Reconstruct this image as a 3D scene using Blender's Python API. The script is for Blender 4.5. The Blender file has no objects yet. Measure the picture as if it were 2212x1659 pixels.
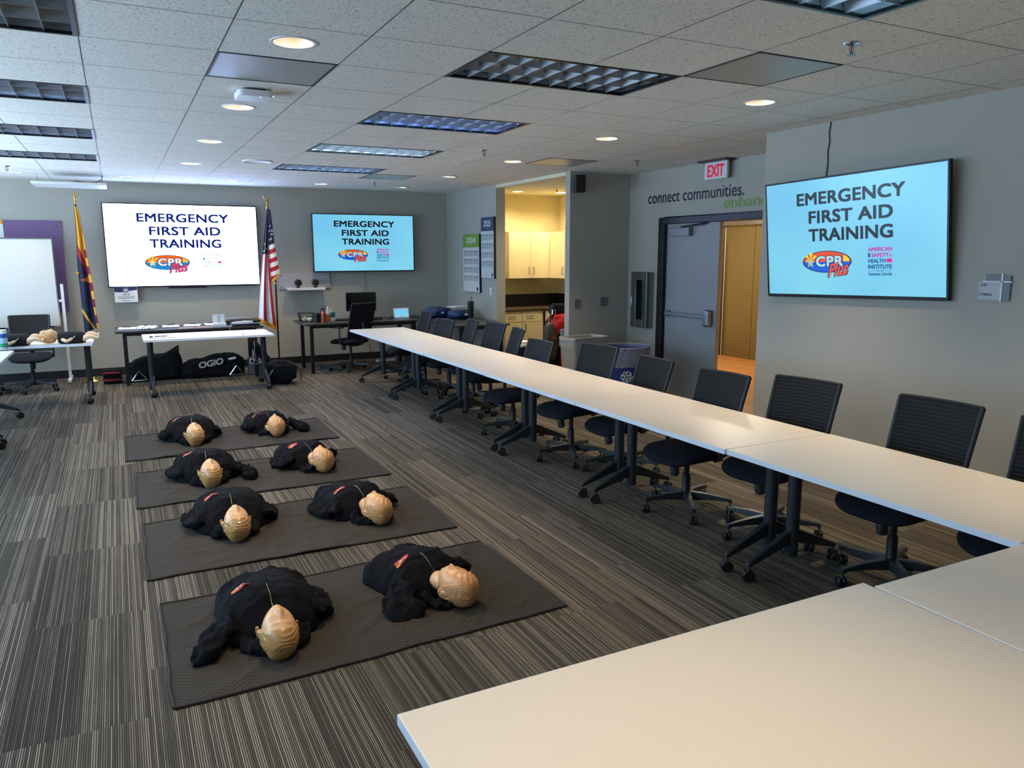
import bpy, bmesh, math, random
from mathutils import Vector, Matrix, noise, Euler
PI = math.pi
random.seed(7)
SC = bpy.context.scene
COL = SC.collection

# ------------------------------------------------------------------ camera, light, exposure
H0 = 1.733
def camera():
    yaw, pitch, roll = 4.71640821e-01, -1.68116195e-01, -2.04923537e-03
    f = Vector((math.sin(yaw)*math.cos(pitch), math.cos(yaw)*math.cos(pitch), math.sin(pitch)))
    r = Vector((math.cos(yaw), -math.sin(yaw), 0)); u = r.cross(f)
    c, s = math.cos(roll), math.sin(roll)
    r, u = c*r + s*u, -s*r + c*u
    cd = bpy.data.cameras.new('camera'); cd.sensor_width = 36; cd.lens = 1656.98*36/2212
    cd.clip_start = .05; cd.clip_end = 100
    o = bpy.data.objects.new('camera', cd); COL.objects.link(o)
    m = Matrix((r, u, -f)).transposed().to_4x4(); m.translation = (0, 0, H0)
    o.matrix_world = m; SC.camera = o
camera()
w = bpy.data.worlds.new('world'); SC.world = w; w.use_nodes = True
w.node_tree.nodes['Background'].inputs[0].default_value = (.55, .68, .9, 1)
w.node_tree.nodes['Background'].inputs[1].default_value = .3
SC.view_settings.view_transform = 'Standard'; SC.view_settings.look = 'None'
SC.view_settings.gamma = 1; SC.view_settings.use_curve_mapping = False
SC.view_settings.exposure = 0.5
SC.cycles.max_bounces = 10; SC.cycles.diffuse_bounces = 5; SC.cycles.glossy_bounces = 9
SC.cycles.sample_clamp_indirect = 6
WINDOWS = [(1.2, 2.4), (4.4, 2.4), (7.6, 2.4), (10.6, 2.0)]      # centre y and width of the windows in the left wall
WX = -3.6
P_WIN, P_SIDE, P_DOWN, P_KIT, P_HALL = 104, 74, 74, 70, 40
def area(name, loc, rot, sx, sy, power, col, spread=PI):
    l = bpy.data.lights.new(name, 'AREA'); l.shape = 'RECTANGLE'; l.size = sx; l.size_y = sy
    l.energy = power; l.color = col; l.spread = spread
    o = bpy.data.objects.new(name, l); COL.objects.link(o); o.location = loc; o.rotation_euler = rot
    return o
for (y, wd), kw in zip(WINDOWS, (.4, .85, 1.05, .95)):   # daylight entering through each window
    area('daylight', (WX-.09, y, 1.62), (0, -PI/2-1.0, 0), 1.5, wd, P_WIN*kw*wd/2.4, (.62, .80, 1), 2.0)      # aimed up to brighten the ceiling, standing in for blinds not built
    area('daylight', (WX-.10, y, 1.62), (0, -PI/2, 0), 1.5, wd, P_SIDE*kw*wd/2.4, (.40, .66, 1))
def spot(loc, power, col=(1, .76, .47), ang=1.65, parent=None, blend=.85, r=.05):
    l = bpy.data.lights.new('lamp_light', 'SPOT'); l.energy = power; l.color = col
    l.spot_size = ang; l.spot_blend = blend; l.shadow_soft_size = r
    o = bpy.data.objects.new('lamp_light', l); COL.objects.link(o); o.location = loc
    if parent: o.parent = parent
    return o

# ------------------------------------------------------------------ materials
def lin(c):
    def f(v):
        v /= 255
        return v/12.92 if v <= .04045 else ((v+.055)/1.055)**2.4
    return (f(c[0]), f(c[1]), f(c[2]), 1)
def new_mat(name):
    m = bpy.data.materials.new(name); m.use_nodes = True
    return m, m.node_tree.nodes, m.node_tree.links, m.node_tree.nodes['Principled BSDF']
MC = {}
def pbr(name, c, rough=.5, metal=0, spec=.5, bump=0, bscale=200, var=0, vscale=8, coat=0, alpha=1, trans=0, sheen=0):
    if name in MC: return MC[name]
    m, N, L, b = new_mat(name)
    b.inputs['Base Color'].default_value = lin(c); b.inputs['Roughness'].default_value = rough
    b.inputs['Metallic'].default_value = metal; b.inputs['Specular IOR Level'].default_value = spec
    b.inputs['Coat Weight'].default_value = coat; b.inputs['Alpha'].default_value = alpha
    b.inputs['Transmission Weight'].default_value = trans; b.inputs['Sheen Weight'].default_value = sheen
    tc = N.new('ShaderNodeTexCoord')
    if bump:
        n = N.new('ShaderNodeTexNoise'); n.inputs['Scale'].default_value = bscale; n.inputs['Detail'].default_value = 3
        L.new(tc.outputs['Object'], n.inputs['Vector'])
        bp = N.new('ShaderNodeBump'); bp.inputs['Strength'].default_value = bump; bp.inputs['Distance'].default_value = .003
        L.new(n.outputs['Fac'], bp.inputs['Height']); L.new(bp.outputs['Normal'], b.inputs['Normal'])
    if var:
        n = N.new('ShaderNodeTexNoise'); n.inputs['Scale'].default_value = vscale; n.inputs['Detail'].default_value = 4
        L.new(tc.outputs['Object'], n.inputs['Vector'])
        h = N.new('ShaderNodeHueSaturation'); h.inputs['Color'].default_value = lin(c)
        mr = N.new('ShaderNodeMapRange'); mr.inputs['To Min'].default_value = 1-var; mr.inputs['To Max'].default_value = 1+var
        L.new(n.outputs['Fac'], mr.inputs['Value']); L.new(mr.outputs['Result'], h.inputs['Value'])
        L.new(h.outputs['Color'], b.inputs['Base Color'])
    MC[name] = m; return m
def emis(name, c, s):
    if name in MC: return MC[name]
    m, N, L, b = new_mat(name)
    b.inputs['Base Color'].default_value = (.01, .01, .01, 1); b.inputs['Roughness'].default_value = .25
    b.inputs['Emission Color'].default_value = lin(c); b.inputs['Emission Strength'].default_value = s
    MC[name] = m; return m
def math_node(N, L, op, a, b=None, c=None):
    n = N.new('ShaderNodeMath'); n.operation = op
    for i, v in enumerate((a, b, c)):
        if v is None: continue
        if isinstance(v, (int, float)): n.inputs[i].default_value = v
        else: L.new(v, n.inputs[i])
    return n.outputs[0]
def mix_col(N, L, fac, a, b):
    n = N.new('ShaderNodeMix'); n.data_type = 'RGBA'
    for s, v in ((n.inputs[0], fac), (n.inputs[6], a), (n.inputs[7], b)):
        if isinstance(v, (int, float)): s.default_value = v
        elif isinstance(v, tuple): s.default_value = v
        else: L.new(v, s)
    return n.outputs[2]
def ramp(N, L, fac, stops):
    n = N.new('ShaderNodeValToRGB'); e = n.color_ramp.elements
    while len(e) < len(stops): e.new(.5)
    for k, (p, c) in zip(e, stops): k.position = p; k.color = c
    L.new(fac, n.inputs[0]); return n.outputs[0]

def carpet_mat():
    m, N, L, b = new_mat('carpet')
    tc = N.new('ShaderNodeTexCoord')
    sw = N.new('ShaderNodeMapping'); sw.inputs['Rotation'].default_value = (0, 0, PI/2)
    L.new(tc.outputs['Object'], sw.inputs['Vector'])
    br = N.new('ShaderNodeTexBrick'); br.offset = .37; br.offset_frequency = 3; br.squash = 1
    br.inputs['Scale'].default_value = 1; br.inputs['Brick Width'].default_value = 1.0; br.inputs['Row Height'].default_value = .25
    br.inputs['Mortar Size'].default_value = 0; br.inputs['Bias'].default_value = 0
    br.inputs['Color1'].default_value = (0, 0, 0, 1); br.inputs['Color2'].default_value = (1, 1, 1, 1)
    L.new(sw.outputs[0], br.inputs['Vector'])
    pv = br.outputs['Color']
    # fine yarn lines running along y
    mp = N.new('ShaderNodeMapping'); mp.inputs['Scale'].default_value = (46, 3.0, 1)
    L.new(tc.outputs['Object'], mp.inputs['Vector'])
    sx = N.new('ShaderNodeSeparateXYZ'); L.new(tc.outputs['Object'], sx.inputs[0]); sp_ = N.new('ShaderNodeSeparateXYZ'); L.new(pv, sp_.inputs[0])
    xs = math_node(N, L, 'MULTIPLY', sx.outputs[0], 132.0); cell = math_node(N, L, 'FLOOR', xs)
    lane = math_node(N, L, 'PINGPONG', xs, .5)
    cb_ = N.new('ShaderNodeCombineXYZ'); L.new(cell, cb_.inputs[0]); L.new(math_node(N, L, 'MULTIPLY', sp_.outputs[0], 913.0), cb_.inputs[1])
    wn = N.new('ShaderNodeTexWhiteNoise'); wn.noise_dimensions = '2D'; L.new(cb_.outputs[0], wn.inputs['Vector'])
    off = N.new('ShaderNodeVectorMath'); off.operation = 'MULTIPLY_ADD'
    L.new(pv, off.inputs[0]); off.inputs[1].default_value = (37, 91, 13); L.new(mp.outputs[0], off.inputs[2])
    n1 = N.new('ShaderNodeTexNoise'); n1.inputs['Scale'].default_value = 1; n1.inputs['Detail'].default_value = 3; n1.inputs['Roughness'].default_value = .65
    L.new(off.outputs[0], n1.inputs['Vector'])
    mp2 = N.new('ShaderNodeMapping'); mp2.inputs['Scale'].default_value = (420, 260, 1); L.new(tc.outputs['Object'], mp2.inputs['Vector'])
    n2 = N.new('ShaderNodeTexNoise'); n2.inputs['Scale'].default_value = 1; n2.inputs['Detail'].default_value = 2
    L.new(mp2.outputs[0], n2.inputs['Vector'])
    f = math_node(N, L, 'MULTIPLY_ADD', n2.outputs['Fac'], .25, n1.outputs['Fac'])
    f = math_node(N, L, 'MULTIPLY_ADD', wn.outputs['Value'], .75, math_node(N, L, 'MULTIPLY', f, .55))
    yarn = ramp(N, L, f, [(.30, (.060, .052, .042, 1)), (.55, (.100, .086, .069, 1)), (.75, (.165, .141, .110, 1)), (.95, (.29, .248, .19, 1))])
    prof = ramp(N, L, lane, [(.22, (0, 0, 0, 1)), (.34, (1, 1, 1, 1))])
    ground = mix_col(N, L, n1.outputs['Fac'], (.027, .0235, .0195, 1), (.048, .041, .034, 1))
    lines = mix_col(N, L, prof, ground, yarn)
    sh = N.new('ShaderNodeMapRange'); sh.inputs['To Min'].default_value = .72; sh.inputs['To Max'].default_value = 1.3
    L.new(pv, sh.inputs['Value'])
    h = N.new('ShaderNodeHueSaturation'); L.new(lines, h.inputs['Color']); L.new(sh.outputs[0], h.inputs['Value'])
    L.new(h.outputs[0], b.inputs['Base Color']); b.inputs['Roughness'].default_value = .95; b.inputs['Specular IOR Level'].default_value = .15
    bp = N.new('ShaderNodeBump'); bp.inputs['Strength'].default_value = .5; bp.inputs['Distance'].default_value = .004
    L.new(f, bp.inputs['Height']); L.new(bp.outputs[0], b.inputs['Normal'])
    return m
def tile_mat():
    m, N, L, b = new_mat('ceiling_tile')
    tc = N.new('ShaderNodeTexCoord')
    n = N.new('ShaderNodeTexNoise'); n.inputs['Scale'].default_value = 75; n.inputs['Detail'].default_value = 4; n.inputs['Roughness'].default_value = .6
    L.new(tc.outputs['Object'], n.inputs['Vector'])
    c = ramp(N, L, n.outputs['Fac'], [(.32, (.34, .32, .29, 1)), (.42, (.80, .78, .72, 1)), (.7, (.86, .84, .78, 1))])
    L.new(c, b.inputs['Base Color']); b.inputs['Roughness'].default_value = .95; b.inputs['Specular IOR Level'].default_value = .2
    bp = N.new('ShaderNodeBump'); bp.inputs['Strength'].default_value = .5; bp.inputs['Distance'].default_value = .003
    L.new(n.outputs['Fac'], bp.inputs['Height']); L.new(bp.outputs[0], b.inputs['Normal'])
    return m
def quilt_mat():
    m, N, L, b = new_mat('quilted_pad')
    tc = N.new('ShaderNodeTexCoord'); sp = N.new('ShaderNodeSeparateXYZ'); L.new(tc.outputs['Object'], sp.inputs[0])
    ns = N.new('ShaderNodeTexNoise'); ns.inputs['Scale'].default_value = 7; ns.inputs['Detail'].default_value = 2
    L.new(tc.outputs['Object'], ns.inputs['Vector'])
    zig = math_node(N, L, 'PINGPONG', sp.outputs[0], .075)
    y = math_node(N, L, 'MULTIPLY_ADD', zig, .62, sp.outputs[1])
    y = math_node(N, L, 'MULTIPLY_ADD', ns.outputs['Fac'], .02, y)
    y = math_node(N, L, 'ADD', y, 10.0)
    t = math_node(N, L, 'PINGPONG', y, .0125)
    t = math_node(N, L, 'DIVIDE', t, .0125)
    hgt = math_node(N, L, 'POWER', t, .5)
    n2 = N.new('ShaderNodeTexNoise'); n2.inputs['Scale'].default_value = 500; L.new(tc.outputs['Object'], n2.inputs['Vector'])
    c = ramp(N, L, t, [(0, (.125, .107, .084, 1)), (.10, (.070, .058, .046, 1)), (.3, (.040, .0330, .0265, 1)), (1, (.045, .0375, .030, 1))])
    c = mix_col(N, L, math_node(N, L, 'MULTIPLY', n2.outputs['Fac'], .35), c, (.03, .027, .024, 1))
    L.new(c, b.inputs['Base Color']); b.inputs['Roughness'].default_value = .9; b.inputs['Specular IOR Level'].default_value = .25
    bp = N.new('ShaderNodeBump'); bp.inputs['Strength'].default_value = .55; bp.inputs['Distance'].default_value = .005
    L.new(hgt, bp.inputs['Height']); L.new(bp.outputs[0], b.inputs['Normal'])
    return m
def rib_mat(name, c, c2, pitch=.021, axis=2):
    m, N, L, b = new_mat(name)
    tc = N.new('ShaderNodeTexCoord'); sp = N.new('ShaderNodeSeparateXYZ'); L.new(tc.outputs['Object'], sp.inputs[0])
    t = math_node(N, L, 'DIVIDE', math_node(N, L, 'PINGPONG', math_node(N, L, 'ADD', sp.outputs[axis], 20), pitch/2), pitch/2)
    L.new(mix_col(N, L, t, lin(c), lin(c2)), b.inputs['Base Color'])
    b.inputs['Roughness'].default_value = .75; b.inputs['Specular IOR Level'].default_value = .3
    bp = N.new('ShaderNodeBump'); bp.inputs['Strength'].default_value = .6; bp.inputs['Distance'].default_value = .003
    L.new(t, bp.inputs['Height']); L.new(bp.outputs[0], b.inputs['Normal'])
    return m
def perf_mat(name, c):
    m, N, L, b = new_mat(name)
    tc = N.new('ShaderNodeTexCoord'); v = N.new('ShaderNodeTexVoronoi'); v.inputs['Scale'].default_value = 130; v.inputs['Randomness'].default_value = 0
    L.new(tc.outputs['Object'], v.inputs['Vector'])
    L.new(ramp(N, L, v.outputs['Distance'], [(.16, (.06, .06, .06, 1)), (.24, lin(c))]), b.inputs['Base Color'])
    b.inputs['Roughness'].default_value = .4; b.inputs['Metallic'].default_value = .2
    return m
def wood_mat():
    m, N, L, b = new_mat('wood_floor')
    tc = N.new('ShaderNodeTexCoord'); mp = N.new('ShaderNodeMapping'); mp.inputs['Scale'].default_value = (3, 30, 1); L.new(tc.outputs['Object'], mp.inputs['Vector'])
    n = N.new('ShaderNodeTexNoise'); n.inputs['Scale'].default_value = 1.5; n.inputs['Detail'].default_value = 5; L.new(mp.outputs[0], n.inputs['Vector'])
    L.new(ramp(N, L, n.outputs['Fac'], [(.3, lin((120, 74, 36))), (.7, lin((176, 118, 62)))]), b.inputs['Base Color']); b.inputs['Roughness'].default_value = .35
    return m
def screen_mat(name, c1, c2, s):
    m, N, L, b = new_mat(name)
    tc = N.new('ShaderNodeTexCoord'); n = N.new('ShaderNodeTexNoise'); n.inputs['Scale'].default_value = 1.6; n.inputs['Detail'].default_value = 0
    L.new(tc.outputs['Object'], n.inputs['Vector'])
    L.new(mix_col(N, L, n.outputs['Fac'], lin(c1), lin(c2)), b.inputs['Emission Color'])
    b.inputs['Emission Strength'].default_value = s; b.inputs['Base Color'].default_value = (.01, .01, .01, 1); b.inputs['Roughness'].default_value = .2
    return m
M_WALL = pbr('wall_paint', (172, 170, 159), .7, bump=.12, bscale=260)
M_KWALL = pbr('kitchen_paint', (196, 184, 140), .7, bump=.1, bscale=260)
M_TILE = tile_mat(); M_GRID = pbr('ceiling_grid', (196, 193, 186), .6)
M_CARPET = carpet_mat(); M_QUILT = quilt_mat()
M_BASE = pbr('baseboard_vinyl', (28, 28, 30), .5)
M_TOP = pbr('white_laminate', (236, 228, 218), .38, var=.015, vscale=3)
M_BAND = pbr('white_edge_band', (228, 232, 238), .45)
M_LEG = pbr('charcoal_metal', (54, 57, 61), .38, .35)
M_BLACK = pbr('black_plastic', (22, 23, 25), .42)
M_DGREY = pbr('dark_grey_plastic', (46, 48, 51), .5)
M_RUB = pbr('caster_rubber', (16, 16, 18), .5)
M_MESH = rib_mat('chair_mesh', (14, 16, 17), (31, 34, 35))
M_SEAT = pbr('chair_fabric', (20, 23, 30), .9, spec=.25, bump=.3, bscale=900)
M_CHROME = pbr('chrome', (205, 205, 208), .15, 1)
M_STEEL = pbr('brushed_steel', (150, 150, 148), .32, 1)
M_ALU = pbr('aluminium_reflector', (214, 216, 220), .14, 1)
M_LOUV = pbr('satin_louver', (178, 180, 183), .38, .9)
M_WHITE = pbr('white_plastic', (228, 228, 226), .4)
M_PAPER = pbr('paper', (236, 236, 234), .8)
M_BEZEL = pbr('tv_bezel', (12, 13, 18), .3)
M_DLAM = pbr('dark_laminate', (52, 47, 44), .4, var=.05)
M_BFAB = pbr('black_fabric', (15, 16, 19), .9, spec=.25, bump=.4, bscale=500)
M_HOOD = pbr('navy_black_fleece', (14, 15, 20), .95, spec=.2, bump=.35, bscale=700)
M_GOLD = pbr('gold_fringe', (222, 160, 40), .7)
M_BRASS = pbr('brass', (214, 170, 90), .22, 1)
M_POLE = pbr('dark_wood_pole', (58, 34, 22), .4)
M_CAB = pbr('cream_cabinet', (232, 214, 168), .45)
M_RED = pbr('red_fabric', (206, 32, 22), .7)
M_BLUEBIN = pbr('blue_plastic', (16, 48, 120), .45)
M_CABLE = pbr('cable_rubber', (14, 14, 15), .5)
M_SHADOWGAP = pbr('black_paint', (8, 8, 9), .6)

# ------------------------------------------------------------------ mesh helpers
class B:
    def __init__(s): s.v = []; s.f = []; s.m = []; s.mats = []
    def mi(s, mat):
        if mat not in s.mats: s.mats.append(mat)
        return s.mats.index(mat)
    def add(s, vs, fs, mat, M=None):
        o = len(s.v); k = s.mi(mat)
        s.v += [tuple(M @ Vector(p)) if M else tuple(p) for p in vs]
        s.f += [tuple(i+o for i in f) for f in fs]; s.m += [k]*len(fs)
        return s
    def box(s, lo, hi, mat, M=None):
        x0, y0, z0 = lo; x1, y1, z1 = hi
        return s.add([(x0,y0,z0),(x1,y0,z0),(x1,y1,z0),(x0,y1,z0),(x0,y0,z1),(x1,y0,z1),(x1,y1,z1),(x0,y1,z1)],
                     [(0,3,2,1),(4,5,6,7),(0,1,5,4),(1,2,6,5),(2,3,7,6),(3,0,4,7)], mat, M)
    def lathe(s, prof, mat, c=(0,0,0), n=24, M=None, close=True):
        vs = []; fs = []
        for r, z in prof:
            for k in range(n):
                a = 2*PI*k/n; vs.append((c[0]+r*math.cos(a), c[1]+r*math.sin(a), c[2]+z))
        for i in range(len(prof)-1):
            for k in range(n):
                a, b = i*n+k, i*n+(k+1) % n; fs.append((a, b, b+n, a+n))
        if close:
            if prof[0][0] > 1e-6: fs.append(tuple(range(n))[::-1])
            if prof[-1][0] > 1e-6: fs.append(tuple((len(prof)-1)*n+k for k in range(n)))
        return s.add(vs, fs, mat, M)
    def tube(s, pts, r, mat, n=10, M=None, flat=1.0, up=None):
        pts = [Vector(p) for p in pts]; rs = r if isinstance(r, (list, tuple)) else [r]*len(pts)
        vs = []; fs = []; last = None
        for i, p in enumerate(pts):
            t = (pts[min(i+1, len(pts)-1)] - pts[max(i-1, 0)]).normalized()
            if last is None:
                a = Vector(up) if up else (Vector((0,0,1)) if abs(t.z) < .9 else Vector((1,0,0)))
                x = t.cross(a).normalized()
            else:
                x = (last - t*last.dot(t)).normalized()
            last = x; y = t.cross(x)
            for k in range(n):
                g = 2*PI*k/n; vs.append(tuple(p + x*(rs[i]*math.cos(g)) + y*(rs[i]*flat*math.sin(g))))
        for i in range(len(pts)-1):
            for k in range(n):
                a, b = i*n+k, i*n+(k+1) % n; fs.append((a, b, b+n, a+n))
        fs.append(tuple(range(n))[::-1]); fs.append(tuple((len(pts)-1)*n+k for k in range(n)))
        return s.add(vs, fs, mat, M)
    def prism(s, poly, z0, z1, mat, M=None):
        n = len(poly)
        vs = [(x, y, z0) for x, y in poly] + [(x, y, z1) for x, y in poly]
        fs = [tuple(range(n))[::-1], tuple(range(n, 2*n))] + [(i, (i+1) % n, (i+1) % n+n, i+n) for i in range(n)]
        return s.add(vs, fs, mat, M)
    def grid(s, fn, nu, nv, mat, M=None, wrap=False, matfn=None):
        vs = [fn(i/(nu if wrap else nu-1), j/(nv-1)) for j in range(nv) for i in range(nu)]
        o = len(s.v); s.v += [tuple(M @ Vector(p)) if M else tuple(p) for p in vs]
        for j in range(nv-1):
            for i in range(nu if wrap else nu-1):
                a = j*nu+i; b = j*nu+(i+1) % nu
                s.f.append((o+a, o+b, o+b+nu, o+a+nu))
                s.m.append(s.mi(matfn((i+.5)/(nu-1), (j+.5)/(nv-1)) if matfn else mat))
        return s
    def build(s, name, parent=None, smooth=35, bevel=0, seg=2, solid=0, sub=0, loc=None):
        me = bpy.data.meshes.new(name); me.from_pydata(s.v, [], s.f)
        for m in s.mats: me.materials.append(m)
        me.polygons.foreach_set('material_index', s.m); me.validate(); me.update()
        bm = bmesh.new(); bm.from_mesh(me); bmesh.ops.remove_doubles(bm, verts=bm.verts, dist=1e-6)
        bmesh.ops.recalc_face_normals(bm, faces=bm.faces); bm.to_mesh(me); bm.free()
        if smooth:
            me.polygons.foreach_set('use_smooth', [True]*len(me.polygons)); me.set_sharp_from_angle(angle=math.radians(smooth))
        o = bpy.data.objects.new(name, me); COL.objects.link(o)
        if parent: o.parent = parent
        if loc: o.location = loc
        if solid:
            k = o.modifiers.new('solid', 'SOLIDIFY'); k.thickness = solid; k.offset = 0
        if bevel:
            k = o.modifiers.new('bevel', 'BEVEL'); k.width = bevel; k.segments = seg; k.limit_method = 'ANGLE'; k.angle_limit = math.radians(40)
        if sub:
            k = o.modifiers.new('sub', 'SUBSURF'); k.levels = sub; k.render_levels = sub
        return o
def tag(o, label, cat, group=None):
    o['label'] = label; o['category'] = cat
    if group: o['group'] = group
    return o
def thing(name, label, cat, loc=(0,0,0), rotz=0, group=None):
    o = bpy.data.objects.new(name, None); COL.objects.link(o); o.location = loc; o.rotation_euler = (0, 0, rotz)
    o.empty_display_size = .1
    return tag(o, label, cat, group)
def struct(o): o['kind'] = 'structure'; return o
def dup(root, loc, rotz, label, group=None):
    r = root.copy(); COL.objects.link(r); r.location = loc; r.rotation_euler = (0, 0, rotz); r['label'] = label
    if group: r['group'] = group
    for ch in list(root.children):
        c = ch.copy(); COL.objects.link(c); c.parent = r
        for g in list(ch.children):
            d = g.copy(); COL.objects.link(d); d.parent = c
    return r
def T(x=0, y=0, z=0, rx=0, ry=0, rz=0): return Matrix.Translation((x, y, z)) @ Euler((rx, ry, rz)).to_matrix().to_4x4()
def rbox(b, lo, hi, mat, r=.01, n=4, M=None):   # box with rounded vertical corners
    x0, y0, z0 = lo; x1, y1, z1 = hi; p = []
    for cx, cy, a0 in ((x1-r, y1-r, 0), (x0+r, y1-r, 90), (x0+r, y0+r, 180), (x1-r, y0+r, 270)):
        for k in range(n+1):
            a = math.radians(a0+90*k/n); p.append((cx+r*math.cos(a), cy+r*math.sin(a)))
    return b.prism(p, z0, z1, mat, M)
def ellipse(cx, cy, rx, ry, n=40): return [(cx+rx*math.cos(2*PI*k/n), cy+ry*math.sin(2*PI*k/n)) for k in range(n)]

# text as flat polygons, fitted to a box in its own plane
def text_polys(body, bold=0.0, shear=0.0, space=1.0, res=4):
    cu = bpy.data.curves.new('t', 'FONT'); cu.body = body; cu.offset = bold; cu.shear = shear; cu.space_character = space; cu.resolution_u = res
    o = bpy.data.objects.new('t', cu); COL.objects.link(o)
    dg = bpy.context.evaluated_depsgraph_get(); e = o.evaluated_get(dg); me = e.to_mesh()
    vs = [(v.co.x, v.co.y) for v in me.vertices]; fs = [tuple(p.vertices) for p in me.polygons]
    e.to_mesh_clear(); bpy.data.objects.remove(o); bpy.data.curves.remove(cu)
    return vs, fs
def put_text(b, body, box, mat, P, bold=0.0, shear=0.0, space=1.0, keep=False, rise=0.0, res=4):
    """box (u0,v0,u1,v1) in the plane; P(u,v) -> point"""
    vs, fs = text_polys(body, 0, shear, space, res)
    x0 = min(v[0] for v in vs); x1 = max(v[0] for v in vs); y0 = min(v[1] for v in vs); y1 = max(v[1] for v in vs)
    u0, v0, u1, v1 = box; e = bold*(y1-y0)*.8      # heavier strokes: copies shifted a little
    o_ = Vector(P(u0, v0)); n_ = (Vector(P(u0+.01, v0))-o_).cross(Vector(P(u0, v0+.01))-o_).normalized()*.00012
    for q_, (ex, ey) in enumerate(((0, 0),) if not bold else ((-e, -e), (e, -e), (-e, e), (e, e), (0, 0), (-e, 0), (e, 0))):
        out = []
        for x, y in vs:
            a = (x+ex-x0+e)/(x1-x0+2*e); c = (y+ey-y0+e)/(y1-y0+2*e)
            out.append(tuple(Vector(P(u0+a*(u1-u0), v0+c*(v1-v0)+rise*a))+n_*q_))
        b.add(out, fs, mat)
    return b

# ================================================================== SETTING
CZ = 2.743
def slab(name, boxes, mat, parent=None):
    b = B()
    for lo, hi in boxes: b.box(lo, hi, mat)
    return struct(b.build(name, parent, smooth=0))
slab('floor', [((-3.72, -2.32, -.08), (6.03, 12.62, 0)), ((5.12, 8.43, -.08), (6.9, 11.7, -.0005))], M_CARPET)
wf = slab('floor_hall', [((6.031, 4.9, -.08), (9.4, 11.2, 0))], wood_mat())
slab('wall_far', [((-3.72, 12.5, 0), (5.27, 12.62, CZ+.1))], M_WALL)
slab('wall_screen_side', [((5.06, -2.2, 0), (5.2, 5.1, CZ+.1)), ((5.2, 4.98, 0), (6.15, 5.1, CZ+.1))], M_WALL)
DY0, DY1, DZ = 5.70, 7.78, 2.165
slab('wall_door_side', [((6.03, 5.1, 0), (6.15, DY0, CZ+.1)), ((6.03, DY0, DZ), (6.15, DY1, CZ+.1)), ((6.03, DY1, 0), (6.15, 8.43, CZ+.1))], M_WALL)
slab('wall_alcove_back', [((5.12, 8.43, 0), (6.9, 8.54, CZ+.1))], M_WALL)
slab('wall_calendar_side', [((5.12, 10.55, 0), (5.27, 12.5, CZ+.1))], M_WALL)
slab('wall_kitchen_back', [((5.27, 11.55, 0), (6.9, 11.67, CZ))], M_KWALL)
slab('wall_kitchen_right', [((6.78, 8.54, 0), (6.9, 11.55, CZ))], M_KWALL)
slab('ceiling_kitchen', [((5.12, 8.54, 2.70), (6.9, 10.55, 2.80)), ((5.27, 10.55, 2.70), (6.9, 11.55, 2.80))], pbr('kitchen_ceiling', (222, 214, 186), .8))
slab('wall_near', [((-3.72, -2.32, 0), (5.2, -2.2, CZ+.1))], M_WALL)
lw = []; ys = -2.2
for y, wd in WINDOWS:
    lw.append(((-3.72, ys, 0), (WX, y-wd/2, CZ+.1))); lw.append(((-3.72, y-wd/2, 0), (WX, y+wd/2, .86))); lw.append(((-3.72, y-wd/2, 2.38), (WX, y+wd/2, CZ+.1))); ys = y+wd/2
lw.append(((-3.72, ys, 0), (WX, 12.5, CZ+.1)))
slab('wall_window_side', lw, M_WALL)
for k, (y, wd) in enumerate(WINDOWS):
    b = B()
    for lo, hi in (((WX-.08, y-wd/2, .86), (WX-.02, y-wd/2+.05, 2.38)), ((WX-.08, y+wd/2-.05, .86), (WX-.02, y+wd/2, 2.38)),
                   ((WX-.08, y-wd/2, .86), (WX-.02, y+wd/2, .91)), ((WX-.08, y-wd/2, 2.33), (WX-.02, y+wd/2, 2.38)), ((WX-.08, y-.025, .86), (WX-.02, y+.025, 2.38))):
        b.box(lo, hi, M_WHITE)
    struct(b.build('window_%d' % (k+1), smooth=0))
# hall beyond the door
M_HWALL = pbr('hall_paint', (226, 220, 206), .7)
slab('wall_hall', [((9.2, 4.9, 0), (9.3, 8.74, 2.6)), ((9.2, 8.74, 2.19), (9.3, 10.10, 2.6)), ((9.2, 10.10, 0), (9.3, 11.2, 2.6)), ((6.9, 11.1, 0), (9.3, 11.2, 2.6)), ((6.15, 4.9, 0), (9.3, 4.98, 2.6)), ((6.9, 8.43, 0), (6.98, 11.1, 2.6))], M_HWALL)
slab('ceiling_hall', [((6.15, 4.98, 2.6), (6.9, 8.43, 2.7)), ((6.9, 4.98, 2.6), (9.3, 11.2, 2.7))], M_HWALL)
b = B(); M_BRONZE = pbr('bronze_metal', (128, 112, 72), .34, .8)
b.box((9.21, 8.74, 0), (9.26, 9.416, 2.19), M_BRONZE); b.box((9.21, 9.424, 0), (9.26, 10.10, 2.19), M_BRONZE)
b.box((9.15, 8.66, 0), (9.2, 8.74, 2.27), M_STEEL); b.box((9.15, 10.10, 0), (9.2, 10.18, 2.27), M_STEEL); b.box((9.15, 8.74, 2.19), (9.2, 10.10, 2.27), M_STEEL)
struct(b.build('door_2', smooth=0))
b = B()
for lo, hi in (((-3.6, 12.488, 0), (5.12, 12.5, .11)), ((5.108, 10.55, 0), (5.12, 12.488, .11)), ((5.12, 8.418, 0), (6.03, 8.43, .11)), ((5.048, -2.2, 0), (5.06, 5.1, .11)), ((6.018, DY1, 0), (6.03, 8.418, .11))):
    b.box(lo, hi, M_BASE)
struct(b.build('baseboard_room', smooth=0))

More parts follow.
